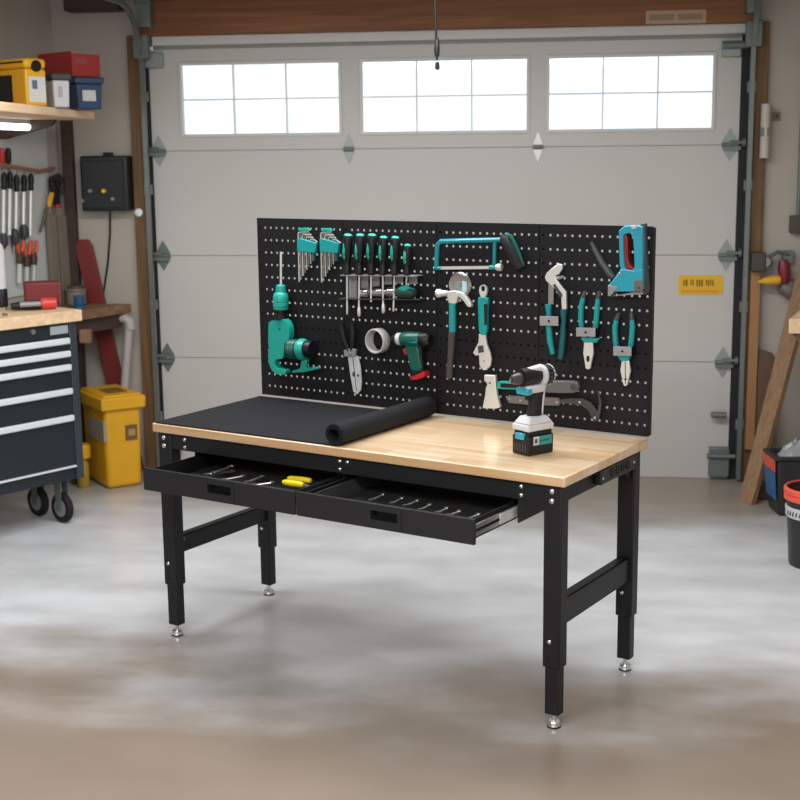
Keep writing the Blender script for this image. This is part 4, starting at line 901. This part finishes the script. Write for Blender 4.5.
part('contents', MB()._lathe([(.058, .09), (.05, .115), (.02, .125), (0, .125)], Vector((p.x, p.y, ZW)), Vector((0, 0, 1)), 24), mat('tin_dark', (72, 62, 54), .6), t)
p = on_y(79, 300, 7.72); t = thing('blue_spool', 'small blue spool on the corner bench beside the red toolbox', 'spool', (p.x, p.y, ZW))
part('drum', MB()._lathe([(.036, 0), (.036, .008), (.028, .012), (.028, .062), (.036, .066), (.036, .075), (.012, .075), (.012, .06), (0, .06)], Vector((p.x, p.y, ZW)), Vector((0, 0, 1)), 20), BLUE, t)
part('thread', MB()._lathe([(.0285, .013), (.032, .02), (.032, .054), (.0285, .061)], Vector((p.x, p.y, ZW)), Vector((0, 0, 1)), 20), mat('dark_blue_thread', (40, 80, 116), .7), t)
# control box with cord, sensor
a, b = on_y(79, 156, YD-.12), on_y(129, 211, YD-.12)
cb = thing('control_box', 'black control box with yellow knob on the wall left of the door', 'control box', ((a.x+b.x)/2, YD, b.z))
part('case', MB().box(a.x, b.x, YD-.12, YD, b.z, a.z), mat('control_black', (26, 27, 30), .5), cb, .012, segs=3)
part('front_cover', MB().box(a.x+.015, b.x-.03, YD-.128, YD-.118, b.z+.02, a.z-.03), mat('control_cover', (22, 26, 30), .45), cb, .004)
for (x, y), m, nm in (((90.5, 191), GSTEEL, 'knob'), ((104, 191), BYEL, 'knob'), ((82.5, 201), GSTEEL, 'indicator'), ((113, 199), GSTEEL, 'indicator')):
    c = on_y(x, y, YD-.128); part(nm, MB()._lathe([(.013, -.004), (.013, .012), (.009, .018), (0, .018)], c, Vector((0, -1, 0)), 14), m, cb)
part('hanger', MB().box((a.x+b.x)/2-.02, (a.x+b.x)/2+.03, YD-.06, YD-.01, a.z-.004, a.z+.02), BLKP, cb, .003)
part('cord', MB().tube([on_y(110, 209, YD-.03), on_y(110, 235, YD-.012), on_y(108, 262, YD-.010), on_y(105, 283, YD-.010), on_y(102, 303, YD-.010)], .006, 8), BLKP, cb)
c = on_y(139, 212.5, YD-.045); 
solo('door_sensor', MB()._lathe([(.024, 0), (.026, .004), (.024, .012), (.014, .018), (0, .019)], c, Vector((0, -1, 0)), 18), mat('sensor_white', (226, 238, 236), .4), 'small round white sensor on the timber left of the door', 'sensor')
c = on_y(113, 177, YD)
# red plank and pale pipe behind the bench
a, b = on_y(135, 470, 8.0), on_y(83, 243, 8.0); 
a.z = 0; d = b-a
solo('red_plank', MB().prism([a+Vector((-.055, .0, 0)), a+Vector((.055, .0, 0)), b+Vector((.055, .0, -.02)), b+Vector((.03, 0, .02)), b+Vector((-.03, .0, .02)), b+Vector((-.055, 0, -.02))], (0, .028, 0)), DKRED, 'dull red plank leaning in the corner behind the brown bench', 'plank', bevel=.004)
a, b = on_y(129.5, 318, 7.93), on_y(124, 396, 7.93); d = b-a; e = a+d*(a.z/(a.z-b.z))*1.0
t = thing('drain_pipe', 'pale grey plastic pipe standing beside the door timber under the brown bench', 'pipe', (e.x, e.y, 0))
e.z = .0
part('pipe', MB().tube([a, e], .026, 14), PVC, t)
part('elbow', MB().tube([a+Vector((-.07, 0, .0)), a+Vector((-.03, 0, -.002)), a+Vector((0, 0, -.02)), a+Vector((.002, 0, -.07))], [.026, .031, .032, .031], 14), PVC, t)
# yellow bin
E = on_z(109, 490.5, 0)
M, sr, sl, h = corner_box(84, 108, 143, 408, 490.5, E.y, radians(40), 0)
sl = min(sl, .5)
bn = thing('waste_bin', 'tall yellow plastic bin with lid by the corner of the tool chest', 'bin', None, M=M)
zl = h
k = 1.0
def tap(mb, x0, x1, y0, y1, z0, z1, q):
    cx, cy = (x0+x1)/2, (y0+y1)/2
    return mb.add([(cx+(x-cx)*u, cy+(y-cy)*u, z) for z, u in ((z0, q), (z1, 1)) for y in (y0, y1) for x in (x0, x1)], [(0, 2, 3, 1), (4, 5, 7, 6), (0, 1, 5, 4), (2, 6, 7, 3), (0, 4, 6, 2), (1, 3, 7, 5)])
part('body', tap(MB(M), 0, sr, 0, sl, 0, zl, .94), YEL, bn, .03, segs=4)
part('lid', MB(M).box(-.022, sr+.022, -.022, sl+.022, zl-.02, zl+.055).box(.0, sr, .0, sl, zl+.05, zl+.068), YEL, bn, .018, segs=3)
part('lid_recess', MB(M).box(sr*.25, sr*.8, sl*.2, sl*.65, zl+.067, zl+.0695), mat('bin_recess', (120, 92, 30), .6), bn)
part('lid_tab', MB(M).box(sr+.015, sr+.045, .03, .09, zl+.005, zl+.04), YEL, bn, .006)
part('front_label', MB(M).box(sr*.55, sr*.86, -.004, .012, zl*.58, zl*.76), mat('bin_label', (112, 78, 40), .6), bn)
part('front_print', MB(M).box(sr*.62, sr*.8, -.006, -.003, zl*.63, zl*.71), mat('bin_print', (160, 134, 84), .6), bn)
part('side_label', MB(M).box(-.006, .012, sl*.02, sl*.7, zl*.58, zl*.82), mat('side_label_grey', (150, 142, 128), .6), bn)
p = on_z(84, 487, 0)
p = p+Vector((.0, .0, 0))
t = thing('yellow_can', 'small yellow capped can on the floor between chest and yellow bin', 'can', (p.x, p.y, 0))
part('can', MB()._lathe([(.03, 0), (.036, .01), (.036, .14), (.026, .17), (.024, .18), (0, .18)], Vector((p.x, p.y, 0)), Vector((0, 0, 1)), 16), mat('dull_yellow', (168, 138, 40), .5), t)
part('cap', MB()._lathe([(.046, .18), (.05, .185), (.05, .25), (.044, .262), (0, .262)], Vector((p.x, p.y, 0)), Vector((0, 0, 1)), 16), YEL, t)

# ------------------------------------------------------------------ right side of the garage
# leaning plank
a0, a1 = on_z(739, 502, 0), on_z(750, 505.5, 0)
c0 = (a0+a1)/2; top_ = Vector((1.47, 7.99, 1.86))
d = (top_-c0).normalized(); w = (a1-a0); w = (w-d*w.dot(d)).normalized(); n = d.cross(w).normalized()
if n.y < 0: n = -n
bl_, br_ = c0-w*.05, c0+w*.05
bl_.z = br_.z = 0
solo('leaning_plank', MB().prism([bl_, br_, top_+w*.075, top_-w*.06], n*.035), PLANK, 'brown wooden plank leaning against the wall right of the door', 'plank', bevel=.003)
a, b = on_y(759.5, 350, YD-.1), on_y(773, 400, YD-.1)
solo('brown_board', MB().prism([(a.x, YD-.16, 0), (b.x, YD-.16, 0), (b.x, YD-.05, a.z-.03), (a.x, YD-.05, a.z)], (0, .03, 0)), mat('brown_board', (96, 72, 54), .65, 0, .12, 10), 'dark brown board propped upright behind the leaning plank', 'board', bevel=.002)
# black storage bin with grey bag
E = on_z(775, 517, 0)
M, sr, sl, h = corner_box(764, 775, 860, 461, 517, E.y, radians(8), 0)
sr = min(sr, 1.72-E.x-.05); sl = min(max(sl, .2), .45)
t = thing('black_bin', 'black bin with orange and blue side label, holding a grey bag', 'bin', None, M=M)
part('body', tap(MB(M), 0, sr, 0, sl, 0, h, .9), mat('bin_black', (34, 35, 38), .45), t, .015, segs=3)
part('rim', MB(M).frame([(-.012, -.012, h), (sr+.012, -.012, h), (sr+.012, sl+.012, h), (-.012, sl+.012, h)], [(.02, .02, h), (sr-.02, .02, h), (sr-.02, sl-.02, h), (.02, sl-.02, h)], (0, 0, .02)), mat('bin_black', (34, 35, 38), .45), t, .004)
part('blue_label', MB(M).prism([(.009, sl*.08, h*.28), (.009, sl*.9, h*.28), (-.006, sl*.94, h*.78), (-.006, sl*.04, h*.78)], (-.003, 0, 0)), BLUE, t)
part('orange_label', MB(M).prism([(-.006, sl*.04, h*.79), (-.006, sl*.94, h*.79), (-.010, sl*.98, h*1.0), (-.010, sl*.02, h*1.0)], (-.003, 0, 0)), ORG, t)
rr = random.Random(5); g = 14; vs = []; fs = []
for i in range(g+1):
    for j in range(g+1):
        u, v = i/g, j/g; e = (1-abs(2*u-1)**3)*(1-abs(2*v-1)**3)
        vs.append((.022+u*(sr-.044), .022+v*(sl-.044), h-.03+e*(.115+rr.uniform(-.022, .03))))
for i in range(g):
    for j in range(g): fs.append((i*(g+1)+j, (i+1)*(g+1)+j, (i+1)*(g+1)+j+1, i*(g+1)+j+1))
nb = len(vs); vs += [(.022, .022, h-.06), (sr-.022, .022, h-.06), (sr-.022, sl-.022, h-.06), (.022, sl-.022, h-.06)]
fs += [(nb, nb+1, nb+2, nb+3)]
solo('plastic_bag', MB(M).add(vs, fs), BAGM, 'crumpled grey plastic bag bulging from the black bin', 'bag')
a = on_z(752, 505, 0)
solo('brown_carton', MB().box(a.x+.03, a.x+.15, a.y+.12, a.y+.24, 0, .085), mat('carton_brown', (96, 66, 52), .7), 'low brown carton on the floor behind the leaning plank', 'carton', bevel=.003)
# bucket
p = on_z(818, 572, 0); p.y += .12
t = thing('bucket', 'black bucket with orange rim and white label at the right edge', 'bucket', (p.x, p.y, 0))
hz_ = on_y(790, 490, p.y-.05).z
part('body', MB()._lathe([(.02, 0), (.112, 0), (.116, .006), (.140, hz_-.03), (.140, hz_), (.132, hz_), (.13, hz_-.04), (.108, .01), (0, .01)], Vector((p.x, p.y, 0)), Vector((0, 0, 1)), 32), mat('bucket_black', (32, 33, 37), .42), t)
part('rim', MB()._lathe([(.141, hz_-.055), (.150, hz_-.05), (.150, hz_-.03), (.146, hz_-.026), (.152, hz_-.02), (.152, hz_), (.146, hz_+.006), (.139, hz_+.006), (.139, hz_-.05)], Vector((p.x, p.y, 0)), Vector((0, 0, 1)), 32), mat('orange_red_rim', (226, 86, 66), .4), t)
za, zb2 = on_y(790, 521, p.y-.1).z, on_y(790, 510, p.y-.1).z
kr = lambda z: .116+(.140-.116)*z/hz_
lb = part('label', MB()._lathe([(kr(za)+.001, za), (kr(za)+.008, za+.004), (kr(zb2)+.008, zb2-.004), (kr(zb2)+.001, zb2)], Vector((p.x, p.y, 0)), Vector((0, 0, 1)), 32), WHT, t)
mk = MB()
for k in range(7):
    an = radians(196+k*8); zz = (za+zb2)/2; rr_ = kr(zz)+.0085
    mk.tube([Vector((p.x+rr_*cos(an), p.y+rr_*sin(an), zz-.010)), Vector((p.x+rr_*cos(an+.04), p.y+rr_*sin(an+.04), zz+.010))], .0035, 6)
part('print', mk, DGREY, lb)
part('handle_boss', MB().cyl((p.x-.06, p.y-.11, hz_), (p.x-.06, p.y-.11, hz_+.035), .03, n=14), BLKP, t)
# bench end at the right
ZR = 1.03
a = on_y(789, 319, 6.95); ZR = a.z
t = thing('side_bench', 'end of a pale wooden bench at the right edge of the picture', 'bench', (1.4, 7.1, 0))
part('top', MB().prism([(a.x, 6.95, ZR-.075), (1.735, 6.95, ZR-.075), (1.735, 7.62, ZR-.075), (a.x+.20, 7.62, ZR-.075)], (0, 0, .075)), LIGHTW, t, .004)
part('leg', MB().box(1.62, 1.70, 7.0, 7.08, 0, ZR-.076), DKTOP, t, .003)
part('leg', MB().box(1.62, 1.70, 7.5, 7.58, 0, ZR-.076), DKTOP, t, .003)
part('brace', MB().prism([(a.x+.03, 7.0, ZR-.08), (a.x+.17, 7.0, ZR-.08), (1.66, 7.0, .42), (1.64, 7.0, .30)], (0, .05, 0)), DKTOP, t, .002)
# wall fittings
a, b = on_y(761, 104, YD-.06), on_y(768.5, 158, YD-.06)
t = thing('white_tube', 'white plastic tube fixed to the timber right of the door', 'tube', ((a.x+b.x)/2, YD-.05, b.z))
part('tube', MB().cyl(((a.x+b.x)/2, YD-.075, b.z), ((a.x+b.x)/2, YD-.075, a.z), (b.x-a.x)/2, n=16), mat('tube_white', (190, 182, 170), .5), t)
part('clip', MB().box((a.x+b.x)/2-.03, (a.x+b.x)/2+.02, YD-.1, YD-.045, (a.z+b.z)/2-.03, (a.z+b.z)/2+.02), GALVD, t, .003)
a, b = on_y(773, 112, YD), on_y(780, 121, YD)
t = thing('wall_outlet', 'small grey outlet on the wall right of the white tube', 'outlet', ((a.x+b.x)/2, YD, b.z))
part('plate', MB().box(a.x, b.x, YD-.012, YD, b.z, a.z), mat('outlet_grey', (118, 108, 98), .5), t, .002)
part('socket', MB().box(a.x+.012, b.x-.012, YD-.016, YD-.01, b.z+.014, a.z-.014), DGREY, t, .001)
a, b = on_y(789, 130, YD), on_y(797, 222, YD)
t = thing('conduit', 'thin grey conduit ending in a dark switch box at the right edge', 'conduit', (b.x, YD, b.z))
part('pipe', MB().cyl((b.x, YD-.03, b.z), (b.x, YD-.03, ZC-.3), .012, n=10), GALVD, t)
part('switch_box', MB().box(b.x-.045, b.x+.045, YD-.07, YD, b.z-.06, b.z+.04), mat('switch_brown', (74, 64, 58), .5), t, .004)
a = on_y(757, 256, YD-.12); b = on_y(788, 254, YD-.03)
t = thing('latch_arm', 'grey metal latch arm beside the right door track', 'latch', (a.x, YD-.1, a.z))
part('arm', MB().tube([on_y(757, 262, YD-.1), on_y(768, 257, YD-.09), on_y(778, 252, YD-.06), on_y(790, 255, YD-.04)], .012, 8), GALVD, t)
part('block', MB().box(a.x-.03, a.x+.05, YD-.13, YD-.045, a.z-.09, a.z+.02), mat('latch_dark', (62, 62, 56), .5), t, .006)
part('end_bolt', MB().cyl(on_y(766, 262, YD-.12), on_y(768, 262, YD-.05), .028, n=14), GALVD, t)
part('mount', MB().box(b.x-.03, b.x+.03, YD-.05, YD, b.z-.05, b.z+.02), GALVD, t, .003)
a, b = on_y(751, 266, YD-.05), on_y(757, 360, YD-.05)
solo('wood_strip', MB().box(a.x, b.x, YD-.075, YD-.046, 0.2, a.z), mat('orange_wood', (158, 116, 76), .6, 0, .1, 8), 'thin pale wooden strip fixed upright beside the right door track', 'strip', bevel=.002)
t = thing('spray_nozzle', 'yellow nozzle tool with maroon handle hung on the right wall', 'nozzle', on_y(782, 290, YD-.1))
part('barrel', MB().tube([on_y(758, 282, YD-.1), on_y(764, 281, YD-.1), on_y(770, 280.5, YD-.1), on_y(780, 280, YD-.1)], [.008, .02, .028, .028], 12), YEL, t)
part('handle', MB().tube([on_y(784, 283, YD-.1), on_y(784.5, 275, YD-.1), on_y(784, 266, YD-.1), on_y(783, 260, YD-.1)], [.026, .036, .036, .022], 14, flat=.8), mat('maroon_plastic', (120, 28, 46), .4), t)
part('body', MB().tube([on_y(780, 287, YD-.08), on_y(787, 289, YD-.07), on_y(796, 286, YD-.05)], [.03, .055, .045], 12), mat('nozzle_grey', (110, 106, 98), .5), t)
part('hook', MB().cyl(on_y(787, 289, YD-.08), on_y(787, 289, YD), .014, n=10), GALVD, t)

# ------------------------------------------------------------------ light: area fill added under the ceiling, sky through windows and the open rear
w = bpy.data.worlds.new('sky'); SC.world = w; w.use_nodes = True
bg = w.node_tree.nodes['Background']; bg.inputs['Color'].default_value = (.95, .98, 1, 1); bg.inputs['Strength'].default_value = 1.45
def area(name, loc, sx, sy, power, col=(.965, .985, 1), rot=(0, 0, 0)):
    l = bpy.data.lights.new(name, 'AREA'); l.shape = 'RECTANGLE'; l.size = sx; l.size_y = sy; l.energy = power; l.color = col
    o = bpy.data.objects.new(name, l); COL.objects.link(o); o.location = loc; o.rotation_euler = rot; return o
area('added_fill_rear', (-.8, 2.0, 2.85), 3.2, .8, 160)  # unseen fill lights, added to raise the room's brightness
area('added_fill_middle', (-.9, 5.4, 2.85), 3.0, .6, 100)
VS = SC.view_settings; VS.view_transform = 'Standard'; VS.look = 'None'; VS.exposure = 0; VS.gamma = 1; VS.use_curve_mapping = False
